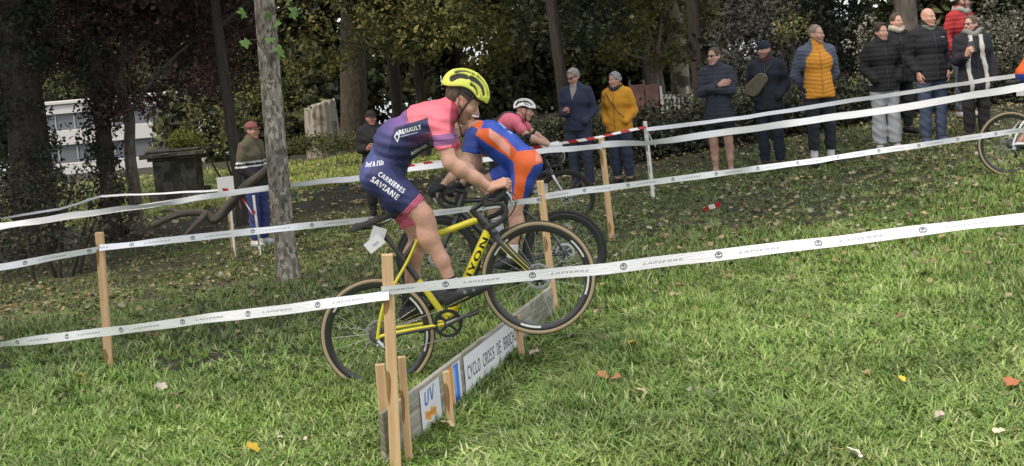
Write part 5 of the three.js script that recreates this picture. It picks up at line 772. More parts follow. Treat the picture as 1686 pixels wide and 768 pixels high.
{ // ---------- leading rider and the yellow bicycle ----------
  const R = rig([622, 551], [891, 456], 6.16, false), L = (px, py, z = 0) => at(px, py, 6.16 - z).applyMatrix4(R.inv);
  const print = std(0xffffff, 0.45, { map: canvasTex(512, 64, (g, w, h) => { g.fillStyle = '#ded11f'; g.fillRect(0, 0, w, h); g.fillStyle = '#121212'; g.save(); g.translate(30, 58); g.scale(1.5, 1); g.font = 'bold 74px sans-serif'; g.fillText('CANYON', 0, 0); g.restore(); }) });
  const plate = std(0xffffff, 0.6, { map: canvasTex(256, 160, (g, w, h) => { g.fillStyle = '#dfe0e3'; g.fillRect(0, 0, w, h); g.strokeStyle = '#2a2a2a'; g.lineWidth = 3; g.fillStyle = '#383838'; g.font = '64px sans-serif'; g.fillText('960', 84, 116); }) });
  M.yellow = std(lin(0.60, 0.54, 0.03), 0.4, { clearcoat: 0.4 });
  const bike = placeRig(makeBike('yellow and black cyclocross bicycle with tan-walled tyres, leaping over the plank', { frame: M.yellow, head: M.carbon, dark: M.carbon, fork: M.carbon, forkLine: M.yellow, blade: true, print, plate, crank: 0.11, logo: [1.9, 0.1, 4.0, 5.6] }), R);
  // a second plate hung beside the first
  const P0 = L(630, 402, 0.03); const t = placeRig(thing('person', 'bent-over leading rider in pink and navy skinsuit with a lime yellow helmet', 'person'), R);
  const J = { axP: zL, axC: zL, back: V(-1, 0, 0) }, q = (px, py, z) => L(px, py, z);
  J.hipR = q(627, 290, 0.09); J.hipL = q(630, 290, -0.09); J.knR = q(697, 356, 0.12); J.anR = q(746, 473, 0.115); J.toeR = q(801, 497, 0.115); J.knL = q(690, 388, -0.10); J.anL = q(673, 498, -0.115); J.toeL = q(712, 532, -0.115);
  J.waist = q(653, 234, 0); J.chest = q(699, 207, 0); J.neck = q(739, 181, 0); J.headBase = q(752, 172, 0); J.head = q(761, 166, 0);
  J.shR = q(724, 206, 0.17); J.elR = q(741, 268, 0.235); J.wrR = q(807, 309, 0.215); J.shL = q(730, 206, -0.17); J.elL = q(752, 268, -0.24); J.wrL = q(809, 312, -0.215);
  const hd = q(761 + 50 * Math.cos(rad(27)), 166 + 50 * Math.sin(rad(27)), 0).sub(q(761, 166, 0)).normalize(); J.headDir = hd.add(V(0, 0, -0.06)).normalize(); J.headUp = V(0, 0, 1).cross(J.headDir).normalize(); J.headUp = J.headDir.clone().cross(V(0, 0, 1)).normalize().multiplyScalar(-1); if (J.headUp.y < 0) J.headUp.negate();
  J.hdR = V(0.98, 0.02, -0.06); J.hnR = V(0.1, -0.8, -0.55); J.hdL = V(0.98, 0.02, 0.06); J.hnL = V(0.1, -0.8, 0.55); J.curlL = J.curlR = [0.62, 0.85, 1.0, 1.05];
  const o = { cell: 0.007, headCell: 0.0035, handCell: 0.0035, headScale: 1.02, skin: lin(0.50, 0.28, 0.20), beard: 0.75, beardColor: lin(0.16, 0.10, 0.065), fat: 0.98 };
  const { B, hm } = makeBody(t, J, o);
  hairPart(t, hm, lin(0.06, 0.04, 0.028), { th: 0.006, cell: 0.0045 });
  helmetPart(t, new THREE.Matrix4().copy(hm).multiply(new THREE.Matrix4().makeScale(1.03, 1.12, 1.03)).multiply(new THREE.Matrix4().makeTranslation(0, 0.008, -0.004)).multiply(new THREE.Matrix4().makeRotationX(0.08)), lin(0.60, 0.65, 0.10), { cell: 0.0035, inner: lin(0.03, 0.032, 0.03) });
  // skinsuit colours, laid out flat on the side of the suit
  const X0 = 0.1, Y0 = 0.45, S = 0.9, c0 = L(600, 200, 0.1), c1 = L(700, 200, 0.1), k = 1024 / S, ux = (c1.x - c0.x) / 100 * k, uy = -(c1.y - c0.y) / 100 * k;
  const draw = (g, near) => {
    g.save(); g.beginPath(); g.rect(near ? 0 : 1024, 0, 1024, 1024); g.clip();
    const ox = (c0.x - X0) * k + (near ? 0 : 1024), oy = 1024 - (c0.y - Y0) * k; g.setTransform(ux, uy, -uy, ux, ox - ux * 600 + uy * 200, oy - uy * 600 - ux * 200);
    g.fillStyle = '#2f3564'; g.fillRect(450, 50, 500, 500);
    const poly = (pts, f) => { g.fillStyle = f; g.beginPath(); pts.forEach((p, i) => i ? g.lineTo(p[0], p[1]) : g.moveTo(p[0], p[1])); g.closePath(); g.fill(); };
    const dye = g.createLinearGradient(690, 180, 610, 245); dye.addColorStop(0, '#8d5a96'); dye.addColorStop(0.35, '#74528f'); dye.addColorStop(0.7, '#3c3c70'); dye.addColorStop(1, '#2f3564');
    poly([[560, 120], [672, 120], [672, 170], [680, 205], [648, 262], [560, 262]], dye);
    poly([[664, 100], [800, 100], [800, 290], [735, 290], [716, 236], [706, 196], [672, 204], [666, 180]], '#e0717f');          // pink shoulders
    poly([[760, 100], [800, 100], [800, 290], [752, 290], [742, 205], [742, 170]], '#a83c54');       // darker front
    g.strokeStyle = '#4a3c6c'; g.lineWidth = 1.6; g.beginPath(); g.moveTo(664, 172); g.lineTo(674, 204); g.stroke();
    poly([[650, 210], [706, 193], [712, 240], [670, 262], [640, 250]], '#232a52');                     // dark panel
    const dots = g.createLinearGradient(700, 215, 660, 250); dots.addColorStop(0, 'rgba(120,60,90,0.9)'); dots.addColorStop(1, 'rgba(60,45,85,0)'); poly([[672, 228], [712, 214], [718, 245], [680, 262]], dots);
    for (let i = 0; i < 90; i++) { g.fillStyle = `rgba(210,90,120,${0.25 + 0.3 * hash3(i, 2, 3)})`; g.fillRect(672 + 42 * hash3(i, 5, 1), 218 + 40 * hash3(i, 6, 1), 1.1, 1.1); }
    poly([[640, 268], [712, 226], [720, 262], [660, 300]], 'rgba(30,36,74,0.85)');
    poly([[560, 225], [604, 228], [622, 262], [596, 300], [560, 300]], 'rgba(74,84,140,0.75)');
    // sleeve bands
    poly([[706, 222], [770, 214], [770, 232], [708, 240]], '#8a5688'); g.strokeStyle = '#37364f'; g.lineWidth = 1.5; g.beginPath(); g.moveTo(700, 231.5); g.lineTo(775, 225); g.stroke();
    if (near) {
      g.fillStyle = '#f2f2f4'; g.textBaseline = 'middle'; g.save(); g.translate(657, 218.5); g.rotate(rad(-15)); g.font = 'bold 10px sans-serif'; g.fillText('RENAULT', 0, 0, 40); g.globalAlpha = 0.7; g.fillRect(2, 6.2, 30, 1.2); g.restore();
      g.strokeStyle = '#f2f2f4'; g.lineWidth = 1.7; g.beginPath(); g.moveTo(654.5, 217.5); g.lineTo(658.5, 224); g.lineTo(655.5, 232); g.lineTo(651, 225); g.closePath(); g.stroke();
      g.save(); g.translate(676, 254); g.rotate(rad(-28)); g.lineWidth = 1.1; g.beginPath(); for (let i = 0; i < 26; i++) g.lineTo(i * 1.25, 3.2 * Math.sin(i * 2.1) * (0.5 + 0.5 * hash3(i, 1, 1))); g.stroke(); g.restore();
      g.save(); g.translate(601, 272); g.rotate(rad(-9)); g.font = 'italic bold 10px serif'; g.fillText('Def & Fils', 0, 0, 32); g.restore();
      g.save(); g.translate(626, 283); g.rotate(rad(36)); g.font = 'bold 10.5px sans-serif'; g.fillText('CARRIERES', 0, 0, 52); g.restore();
      g.save(); g.translate(614, 291.5); g.rotate(rad(36)); g.font = 'bold 13.5px sans-serif'; g.fillText('SAVIANE', 0, 0, 55); g.restore();
    }
    // hem band of the shorts
    g.save(); g.translate(680, 342); g.rotate(rad(43)); g.fillStyle = '#d96581'; g.fillRect(-9, -60, 60, 120); g.fillStyle = '#3a2946'; for (const x of [-9, -5.2, -1.4, 2.4]) g.fillRect(x, -60, 1.3, 120); g.restore();
    g.restore();
  };
  const suit = std(0xffffff, 0.62, { map: canvasTex(2048, 1024, (g) => { draw(g, true); draw(g, false); }), bumpMap: M.cloth.bumpMap, bumpScale: 0.0006 });
  const up = J.chest.clone().sub(J.waist).normalize(), hemC = P3(J.waist, P3(J.hipL, J.hipR, 0.5), 0.55), hp = plane(hemC, up.clone().negate());
  const sleeve = (a, S1, E) => { const c = plane(P3(S1, E, 0.66), E.clone().sub(S1)); return [...withPlane(a.slice(0, 2), c)]; };
  const wrinkle = (x, y, z) => 0.006 * (fbm(x * 16, y * 16, z * 10, 2) - 0.5) + 0.0028 * Math.sin((x * 0.5 + y) * 95 + 5 * noise3(x * 7, y * 7, z * 5));
  const jerseyTorso = grown(withPlane([...B.torso, ...B.traps], hp), 0.006), collar = grown([[J.neck.clone().addScaledVector(up, -0.04), P3(J.neck, J.headBase, 0.55), 0.06, 0.055]], 0.007);
  const aR = grown(sleeve(B.armR, J.shR, J.elR), 0.006), aL = grown(sleeve(B.armL, J.shL, J.elL), 0.006);
  const jf = unionField([...jerseyTorso, ...collar], [aR, aL], 0.035), jm = garment(t, 'jersey', jf, [...jerseyTorso, ...collar, ...aR, ...aL], solid(lin(1, 1, 1), 0), { cell: 0.0065, disp: wrinkle, mat: suit }); jm.geometry = planarUV(jm.geometry, X0, Y0, S);
  const top = plane(P3(J.waist, P3(J.hipL, J.hipR, 0.5), 0.25), up), thigh = (a, Hp, K) => withPlane([a[0], a[1], a[6]], plane(P3(Hp, K, 0.80), K.clone().sub(Hp)));
  const sT = grown(withPlane(B.torso.slice(0, 5), top), 0.003), tR = grown(thigh(B.legR, J.hipR, J.knR), 0.004), tL = grown(thigh(B.legL, J.hipL, J.knL), 0.004);
  const sm = garment(t, 'shorts', unionField(sT, [tR, tL], 0.035), [...sT, ...tR, ...tL], solid(lin(1, 1, 1), 0), { cell: 0.0065, disp: (x, y, z) => wrinkle(x, y, z) * 0.5, mat: suit }); sm.geometry = planarUV(sm.geometry, X0, Y0, S);
  for (const [K, An, toe] of [[J.knR, J.anR, J.toeR], [J.knL, J.anL, J.toeL]]) {
    const a = P3(K, An, 0.86), c = [[a, An.clone().addScaledVector(An.clone().sub(K).normalize(), 0.02), 0.045, 0.044]]; const pl = plane(a.clone(), K.clone().sub(An)), f = capsField(withPlane(c, pl), 0.02); const n = An.clone().sub(K).normalize();
    garment(t, 'sock', f, c, (x, y, z) => { const h = V(x, y, z).sub(a).dot(n); return h > 0.012 && h < 0.024 && z > 0 ? lin(0.5, 0.5, 0.5) : lin(0.018, 0.018, 0.02); }, { cell: 0.006 });
    shoe(t, An, toe, V(-0.12, 1, 0), lin(0.02, 0.02, 0.022), lin(0.03, 0.03, 0.028), { cell: 0.005, drop: 0.105, detail: (c2, aa, h, s) => { if (h > 0.018 && h < 0.026 && aa < 0.06) c2.copy(lin(0.4, 0.36, 0.16)); if (Math.hypot(aa - 0.055, h - 0.055) < 0.011 || Math.hypot(aa - 0.105, h - 0.042) < 0.008) c2.copy(lin(0.16, 0.16, 0.17)); } });
  }
  // race number on the bike: a second sheet
  const np = bike.children.find((c) => c.name === 'number_plate'); const extra = part('sheet', xf(chamferBox(0.085, 0.085, 0.002, 0.0008), V(0.215, 0.575, 0.032), V(0.1, 0.2, 0.9)), std(lin(0.62, 0.63, 0.64), 0.6), np);
}
{ // ---------- rider in blue and orange, heading left ----------
  const R = rig([930, 416], [727, 424], 8.35, true, 0.05), L = (px, py, z = 0) => at(px, py, 8.35 + z).applyMatrix4(R.inv);
  placeRig(makeBike('dark bicycle of the blue and orange rider, heading left behind the yellow bicycle', { frame: M.carbon, wall: M.rubber, plate: std(lin(0.62, 0.63, 0.64), 0.6), plateTilt: 0.05, crank: 1.35 + Math.PI, logo: [1.9, 0.3, 4.6], depth: 0.05 }), R);
  const t = placeRig(thing('person', 'crouched rider in royal blue and orange skinsuit, facing left behind the leader', 'person'), R);
  const q = L, J = riderGeneric({ crank: 1.35, hip: L(868, 268), waist: L(832, 244), chest: L(806, 226), neck: L(788, 212), headBase: L(774, 208), head: L(762, 202), pitch: -0.2 }); J.back = V(-1, 0, 0);
  J.hipL = q(866, 272, -0.085); J.knL = q(848, 346, -0.10); J.anL = q(843, 424, -0.11); J.toeL = q(818, 440, -0.11); J.hipR = q(866, 270, 0.085); J.knR = q(800, 302, 0.11); J.anR = q(822, 380, 0.11); J.toeR = q(800, 400, 0.11);
  J.shL = q(778, 224, -0.17); J.elL = q(768, 268, -0.21); J.wrL = q(728, 306, -0.2); J.shR = q(786, 222, 0.17); J.elR = q(786, 268, 0.22); J.wrR = q(758, 306, 0.2);
  J.hdL = V(0.9, -0.35, 0); J.hnL = V(-0.1, -0.7, 0.5); J.hdR = V(0.9, -0.35, 0); J.hnR = V(-0.1, -0.7, -0.5);
  const { B, hm } = makeBody(t, J, { cell: 0.011, handCell: 0.005, skin: lin(0.50, 0.29, 0.21), hideL: true, hideR: true });
  helmetPart(t, hm, lin(0.75, 0.75, 0.76), { cell: 0.006 });
  for (const [w, d, n, left] of [[J.wrL, J.hdL, J.hnL, true], [J.wrR, J.hdR, J.hnR, false]]) part('glove', handMesh(handCaps(w, d, n, left, 0.9, 1.05), 0.005, solid(lin(0.015, 0.015, 0.017)), 0.004), M.cloth, t);
  const blue = lin(0.028, 0.080, 0.46), navy = lin(0.012, 0.028, 0.16), orange = lin(0.78, 0.13, 0.02), pale = lin(0.85, 0.36, 0.28), sky = lin(0.30, 0.45, 0.75), c = new THREE.Color(), v = V(), inP = (P, x, y) => { let r = false; for (let i = 0, j = P.length - 1; i < P.length; j = i++) if ((P[i][1] > y) !== (P[j][1] > y) && x < (P[j][0] - P[i][0]) * (y - P[i][1]) / (P[j][1] - P[i][1]) + P[i][0]) r = !r; return r; };
  const panel = [[780, 194], [796, 200], [792, 212], [806, 211], [832, 228], [852, 249], [884, 246], [898, 256], [893, 268], [878, 272], [866, 294], [858, 345], [842, 345], [848, 294], [846, 268], [830, 254], [804, 238], [784, 222], [788, 212], [772, 206]];
  const e0 = L(800, 250, -0.1), e1 = L(900, 250, -0.1), sx = (e1.x - e0.x) / 100, sy = (e1.y - e0.y) / 100, dd = sx * sx + sy * sy;
  const color = (x, y, z) => { const a = x - e0.x, b = y - e0.y, wx = 0.006 * (noise3(x * 30, y * 30, z * 30) - 0.5), px = 800 + (a * sx + b * sy) / dd + wx * 200, py = 250 + (sy * a - sx * b) / dd * -1 * -1 * (1); return { px, py }; };
  const col = (x, y, z) => { const a = x - e0.x, b = y - e0.y, px = 800 + (a * sx + b * sy) / dd, py = 250 + (b * sx - a * sy) / dd; c.copy(blue); if (inP(panel, px, py) && z < 0.03) { c.copy(orange); if (Math.abs((px - 822) - (py - 232)) < 9 && px > 806 && px < 840) c.copy(pale); if (px > 882 && py < 266 && py > 248) c.lerp(pale, 0.7); } else if (py > 268 && px > 850) c.copy(navy).lerp(blue, 0.5); else if (px < 790 && py < 245) c.copy(navy).lerp(blue, 0.25); if (z > -0.12 && (Math.hypot((px - 828) / 14, (py - 207) / 5) < 1 || Math.hypot((px - 838) / 6, (py - 222) / 6) < 1)) c.copy(sky); return c; };
  const aS = (a, S1, E) => grown(withPlane(a.slice(0, 2), plane(P3(S1, E, 0.62), E.clone().sub(S1))), 0.006), tS = (a, Hp, K) => grown(withPlane([a[0], a[1], a[6]], plane(P3(Hp, K, 0.8), K.clone().sub(Hp))), 0.005);
  const T = grown([...B.torso, ...B.traps], 0.006), l = [aS(B.armR, J.shR, J.elR), aS(B.armL, J.shL, J.elL), tS(B.legR, J.hipR, J.knR), tS(B.legL, J.hipL, J.knL)];
  garment(t, 'skinsuit', unionField(T, l, 0.035), [...T, ...l.flat()], col, { cell: 0.008, mat: M.shiny });
  for (const [K, An, toe] of [[J.knR, J.anR, J.toeR], [J.knL, J.anL, J.toeL]]) { const a = P3(K, An, 0.72), cc = [[a, An, 0.046, 0.044]]; garment(t, 'sock', capsField(withPlane(cc, plane(a, K.clone().sub(An))), 0.02), cc, lin(0.66, 0.66, 0.68), { cell: 0.008 }); shoe(t, An, toe, V(0.1, 1, 0), lin(0.02, 0.02, 0.022), lin(0.03, 0.03, 0.03)); }
}
{ // ---------- rider in pink with white helmet ----------
  const R = rig([794, 338], [933, 326], 12.5, false), L = (px, py, z = 0) => at(px, py, 12.5 - z).applyMatrix4(R.inv);
  placeRig(makeBike('black bicycle with thin dark tyres of the rider in the white helmet', { frame: M.carbon, wall: M.rubber, fork: M.steel, crank: 0.8 }), R);
  const t = placeRig(thing('person', 'rider in pink jersey and white helmet, racing to the right', 'person'), R);
  const J = riderGeneric({ crank: 0.8, hip: L(806, 232), waist: L(822, 214), chest: L(838, 202), neck: L(853, 195), headBase: L(859, 190), head: L(864, 183), pitch: -0.22, look: 0.2 }); J.shR = L(850, 203, 0.17); J.shL = L(858, 202, -0.17); J.elR = L(869, 225, 0.22); J.elL = L(876, 218, -0.22); J.wrR = L(906, 240, 0.21); J.wrL = L(908, 240, -0.21);
  const { B, hm } = makeBody(t, J, { skin: lin(0.50, 0.28, 0.21), hideL: true, hideR: true });
  helmetPart(t, new THREE.Matrix4().copy(hm).multiply(new THREE.Matrix4().makeScale(1.03, 1.05, 1.03)), lin(0.78, 0.78, 0.78), { cell: 0.005 });
  for (const [w, d, n, left] of [[J.wrL, J.hdL, J.hnL, true], [J.wrR, J.hdR, J.hnR, false]]) part('glove', handMesh(handCaps(w, d, n, left, 0.9, 1.05), 0.006, solid(lin(0.6, 0.6, 0.6)), 0.004), M.cloth, t);
  for (const [E, Wr] of [[J.elR, J.wrR], [J.elL, J.wrL]]) { const c = [[P3(E, Wr, -0.04), P3(E, Wr, 0.05), 0.048, 0.049]]; garment(t, 'elbow_band', capsField(c, 0.02), c, lin(0.015, 0.015, 0.017)); }
  const aS = (a, S1, E) => grown(withPlane(a.slice(0, 2), plane(P3(S1, E, 0.66), E.clone().sub(S1))), 0.006), tS = (a, Hp, K) => grown(withPlane([a[0], a[1], a[6]], plane(P3(Hp, K, 0.8), K.clone().sub(Hp))), 0.005), T = grown([...B.torso, ...B.traps], 0.006), l = [aS(B.armR, J.shR, J.elR), aS(B.armL, J.shL, J.elL), tS(B.legR, J.hipR, J.knR), tS(B.legL, J.hipL, J.knL)];
  const c = new THREE.Color(), sx = J.shR; garment(t, 'skinsuit', unionField(T, l, 0.035), [...T, ...l.flat()], (x, y, z) => { const a = Math.abs(z) > 0.1 && V(x, y, 0).distanceTo(V(sx.x, sx.y, 0)) < 0.22; return c.copy(a ? lin(0.66, 0.13, 0.20) : x > J.chest.x + 0.1 ? lin(0.22, 0.04, 0.06) : lin(0.022, 0.022, 0.03)); }, { cell: 0.009, mat: M.shiny });
  for (const [K, An, toe] of [[J.knR, J.anR, J.toeR], [J.knL, J.anL, J.toeL]]) shoe(t, An, toe, V(0, 1, 0), lin(0.02, 0.02, 0.022), lin(0.03, 0.03, 0.03));
}
{ // ---------- rider leaving at the right edge ----------
  const R = rig([1663, 237], [1822, 214], 11.0, false), L = (px, py, z = 0) => at(px, py, 11 - z).applyMatrix4(R.inv);
  M.whiteFrame = std(lin(0.66, 0.67, 0.72), 0.35, { clearcoat: 0.5 });
  placeRig(makeBike('white-framed bicycle with tan-walled tyres, cut by the right edge', { frame: M.whiteFrame, crank: 0.4, plate: std(lin(0.62, 0.63, 0.64), 0.6), plateTilt: -0.1 }), R);
  const t = placeRig(thing('person', 'rider in orange and blue at the right edge, only the lower back showing', 'person'), R);
  const J = riderGeneric({ crank: 0.4, hip: L(1698, 122) }); const { B, hm } = makeBody(t, J, {});
  helmetPart(t, hm, lin(0.75, 0.2, 0.03), { cell: 0.006 });
  const aS = (a, S1, E) => grown(withPlane(a.slice(0, 2), plane(P3(S1, E, 0.66), E.clone().sub(S1))), 0.006), tS = (a, Hp, K) => grown(withPlane([a[0], a[1], a[6]], plane(P3(Hp, K, 0.8), K.clone().sub(Hp))), 0.005), T = grown([...B.torso, ...B.traps], 0.006), l = [aS(B.armR, J.shR, J.elR), aS(B.armL, J.shL, J.elL), tS(B.legR, J.hipR, J.knR), tS(B.legL, J.hipL, J.knL)];
  const c = new THREE.Color(), y0 = J.hipR.y; garment(t, 'skinsuit', unionField(T, l, 0.035), [...T, ...l.flat()], (x, y) => c.copy(y > y0 + 0.02 ? lin(0.75, 0.12, 0.02) : lin(0.02, 0.05, 0.30)), { mat: M.shiny });
  for (const [K, An, toe] of [[J.knR, J.anR, J.toeR], [J.knL, J.anL, J.toeL]]) shoe(t, An, toe, V(0, 1, 0), lin(0.02, 0.02, 0.022), lin(0.03, 0.03, 0.03));
}
// ================= SPECTATORS =================
// joints of a standing person: +z is where the body faces, +x its left
function stand(h, o = {}) {
  const k = h / 1.75, w = o.w || 1, p = (x, y, z = 0) => V(x * k * w, y * k, z * k), st = o.stance ?? 0.1;
  const J = { axP: V(1, 0, 0), axC: V(1, 0, 0), back: V(0, 0, -1), hipL: p(0.088, 0.92), hipR: p(-0.088, 0.92), knL: p(st * 1.0, 0.49, 0.02), knR: p(-st * 1.0, 0.49, 0.015), anL: p(st, 0.085, -0.02), anR: p(-st, 0.085, -0.02), toeL: p(st + 0.05, 0.03, 0.14), toeR: p(-st - 0.05, 0.03, 0.14), waist: p(0, 1.08, 0.0), chest: p(0, 1.28, 0.005), neck: p(0, 1.475, -0.012), headBase: p(0, 1.545, 0.012), head: p(0, 1.615, 0.03), shL: p(0.165, 1.405, -0.01), shR: p(-0.165, 1.405, -0.01) };
  const A = { down: [[0.23, 1.13, -0.02], [0.235, 0.885, 0.06], [0, -1, 0.15], [-1, 0, 0.2], 0.35], pockets: [[0.245, 1.12, -0.07], [0.205, 0.925, 0.06], [-0.12, -0.95, 0.2], [-0.9, 0.1, -0.3], 0.3], jacketPockets: [[0.24, 1.13, -0.05], [0.165, 0.99, 0.12], [-0.7, -0.25, 0.5], [-0.4, 0, -1], 0.3], behind: [[0.25, 1.13, -0.10], [0.10, 0.98, -0.17], [-0.9, -0.3, 0], [0, 0, -1], 0.4], crossedL: [[0.21, 1.14, 0.08], [-0.06, 1.19, 0.21], [-1, 0.15, 0.0], [0, 0, -1], 0.3], crossedR: [[0.21, 1.14, 0.08], [-0.06, 1.235, 0.19], [-1, 0.25, -0.1], [0, 0, -1], 0.3], hold: [[0.22, 1.12, 0.0], [0.10, 1.13, 0.24], [-0.55, 0.25, 0.7], [-0.55, 0.3, -0.5], [0.8, 0.85, 0.9, 0.9]], phone: [[0.22, 1.12, 0.01], [0.16, 1.20, 0.25], [-0.3, 0.6, 0.55], [-0.75, 0.35, -0.45], [0.8, 0.9, 0.95, 0.95]] };
  for (const [S, s, nm] of [['L', 1, o.armL || 'down'], ['R', -1, o.armR || 'down']]) { const a = A[nm], m = (v) => V(v[0] * s, v[1], v[2]); J['el' + S] = p(a[0][0] * s / w, a[0][1], a[0][2]); J['wr' + S] = p(a[1][0] * s / w, a[1][1], a[1][2]); J['hd' + S] = m(a[2]).normalize(); J['hn' + S] = m(a[3]).normalize(); J['curl' + S] = a[4]; }
  const y = o.look ?? 0, pt = o.pitch ?? 0; J.headDir = V(Math.sin(y) * Math.cos(pt), Math.sin(pt), Math.cos(y) * Math.cos(pt)); J.headUp = V(0, 1, 0).addScaledVector(J.headDir, -J.headDir.y).normalize(); J.head.add(V(Math.sin(y) * 0.012, 0, 0));
  J.k = k; return J;
}
function person(label, foot, d, h, yaw, o) {
  const p = at(foot[0], foot[1], d); p.y = heightAt(p.x, p.z); if (o.dy) p.y += o.dy; const t = thing('person', label, 'person', p, yaw), J = stand(h, o), k = J.k;
  const { B, hm } = makeBody(t, J, { cell: 0.014, headCell: 0.0055, skin: o.skin, fat: (o.fat || 1) * 0.92 * Math.sqrt(k), hideL: o.hideL, hideR: o.hideR, beard: o.beard, beardColor: o.beardColor, brow: o.brow, headScale: 0.93 * k });
  return { t, J, B, hm, k, hideL: o.hideL, hideR: o.hideR };
}
function jacket(P, o) {
  o = { ...o, hideL: P.hideL, hideR: P.hideR }; const { t, J, B, k } = P, hem = plane(V(0, (o.hem ?? 0.86) * k, 0), V(0, -1, 0)), g = o.grow ?? 0.018, low = [[V(0.06, 0.8 * k, 0), V(-0.06, 0.8 * k, 0), 0.125, 0.125], [V(0, 1.0 * k, 0), V(0, 0.78 * k, 0), 0.14, 0.145]];
  const T = grown(withPlane([...B.torso, ...((o.hem ?? 0.86) < 0.9 ? low : []), ...B.traps], hem), g), col = grown([[J.neck.clone().add(V(0, -0.05, 0)), P3(J.neck, J.headBase, o.collar ?? 0.5), 0.066, 0.064]], 0.010);
  const arm = (a, E, Wr, hid) => [...grown(a.slice(0, 3), g * 0.9), ...grown([[a[3][0], P3(E, Wr, hid ? 1.06 : 0.97), 0.045, 0.038, plane(P3(E, Wr, hid ? 1.3 : 0.95), Wr.clone().sub(E))]], g * 0.75)];
  const aL = arm(B.armL, J.elL, J.wrL, o.hideL), aR = arm(B.armR, J.elR, J.wrR, o.hideR), f = unionField([...T, ...col], [aL, aR], 0.03);
  const quilt = o.quilt ? (x, y, z) => { const inArm = Math.abs(x) > 0.21 * k, q = inArm ? Math.abs(x) * 0.25 + y : y - (o.chevron ? 0.18 * Math.abs(x) : 0); const s = Math.abs(Math.sin(q * Math.PI / o.quilt)); return 0.011 * Math.sqrt(s) - 0.006 + 0.005 * (fbm(x * 22, y * 22, z * 22, 2) - 0.5); } : folds;
  const m = garment(t, o.name || 'jacket', f, [...T, ...col, ...aL, ...aR], o.color, { disp: quilt, cell: o.cell || 0.011, mat: o.mat || M.cloth });
  if (o.zip !== false) { const zp = []; for (let y = (o.hem ?? 0.86) * k + 0.02; y < 1.45 * k; y += 0.03) { let z = 0.4; while (z > 0 && f(0, y, z) - 0 > 0.002) z -= 0.003; zp.push(V(0, y, z + 0.006)); } part('zip', sweep(zp, 0.006, 6), std(o.zipColor || lin(0.03, 0.03, 0.032), 0.5), m); }
  return { m, f };
}
function trousers(P, o) {
  const { t, J, B, k } = P, top = plane(V(0, (o.top ?? 1.02) * k, 0), V(0, 1, 0)), T = grown(withPlane(B.torso.slice(0, 4), top), 0.008), g = o.grow ?? 0.014, end = o.end ?? 0.94;
  const leg = (a, K, An, Hp) => o.short ? grown(withPlane([a[0], [P3(Hp, K, 0.4), P3(Hp, K, 1.0), 0.088, 0.078]], plane(P3(Hp, K, o.short), K.clone().sub(Hp))), g + 0.008) : [...grown(a.slice(0, 2), g), ...grown([[K, P3(K, An, 0.5), 0.062, o.wide ? 0.07 : 0.058], [P3(K, An, 0.5), An, o.wide ? 0.07 : 0.058, o.wide ? 0.072 : 0.048, plane(P3(K, An, end), An.clone().sub(K))]], g)];
  const l = [leg(B.legL, J.knL, J.anL, J.hipL), leg(B.legR, J.knR, J.anR, J.hipR)];
  return garment(t, o.short ? 'shorts' : 'trousers', unionField(T, l, 0.03), [...T, ...l.flat()], o.color, { cell: 0.012, disp: (x, y, z) => folds(x, y, z) * 1.2 });
}
const shoes = (P, c, sole, o = {}) => { for (const [An, toe] of [[P.J.anL, P.J.toeL], [P.J.anR, P.J.toeR]]) shoe(P.t, An, toe, V(0, 1, 0), c, sole, o); };
function scarf(P, color, r = 0.085, y = 0.02, th = 0.035) { const { J, t } = P, c = P3(J.neck, J.headBase, 0.35).add(V(0, y, 0.012)), caps = []; for (let i = 0; i < 14; i++) { const a = i / 14 * 6.283, b = (i + 1) / 14 * 6.283, q = (u) => c.clone().add(V(Math.cos(u) * r, 0.018 * Math.sin(u * 3) - 0.02 * Math.sin(u), Math.sin(u) * r * 0.95)); caps.push([q(a), q(b), th, th]); } return garment(t, 'scarf', capsField(caps, 0.02), caps, color, { disp: (x, y2, z) => 0.014 * (fbm(x * 26, y2 * 26, z * 26, 2) - 0.5) }); }
function hat(P, kind, color, o = {}) {
  const dome = (x, y, z) => Math.max(ellip(x, y, z, 0, 0.034, -0.012, 0.092, 0.112, 0.112) , (kind === 'beanie' ? 0.028 - 0.25 * z : 0.05 - 0.1 * z) - y); const m = part(kind === 'beanie' ? 'beanie' : 'cap', nets(dome, V(-0.12, -0.05, -0.14), V(0.12, 0.17, 0.12), 0.006, (x, y, z) => { const c = solid(color)(x, y, z); return c; }).applyMatrix4(P.hm), M.cloth, P.t);
  if (kind === 'cap') { const s = new THREE.Shape(); s.absellipse(0, 0, 0.078, 0.085, 0, Math.PI); const g = new THREE.ExtrudeGeometry(s, { depth: 0.004, bevelEnabled: true, bevelSize: 0.002, bevelThickness: 0.002, bevelSegments: 1, curveSegments: 16 }); g.rotateX(Math.PI / 2); const p = g.attributes.position; for (let i = 0; i < p.count; i++) p.setY(i, p.getY(i) - 2.2 * p.getX(i) ** 2); g.computeVertexNormals(); xf(g, V(0, 0.052, 0.068), V(0.25, 0, 0)); part('peak', g.applyMatrix4(P.hm), std(color, 0.85), m); }
}
const GREY = lin(0.24, 0.235, 0.23), DARKHAIR = lin(0.028, 0.02, 0.015), BROWN = lin(0.07, 0.045, 0.03), NAVY = lin(0.018, 0.022, 0.036), BLACK = lin(0.012, 0.012, 0.014), JEANS = lin(0.06, 0.08, 0.14), CHAR = lin(0.028, 0.030, 0.036);
const buzz = { th: 0.004, rough: 0.4 };

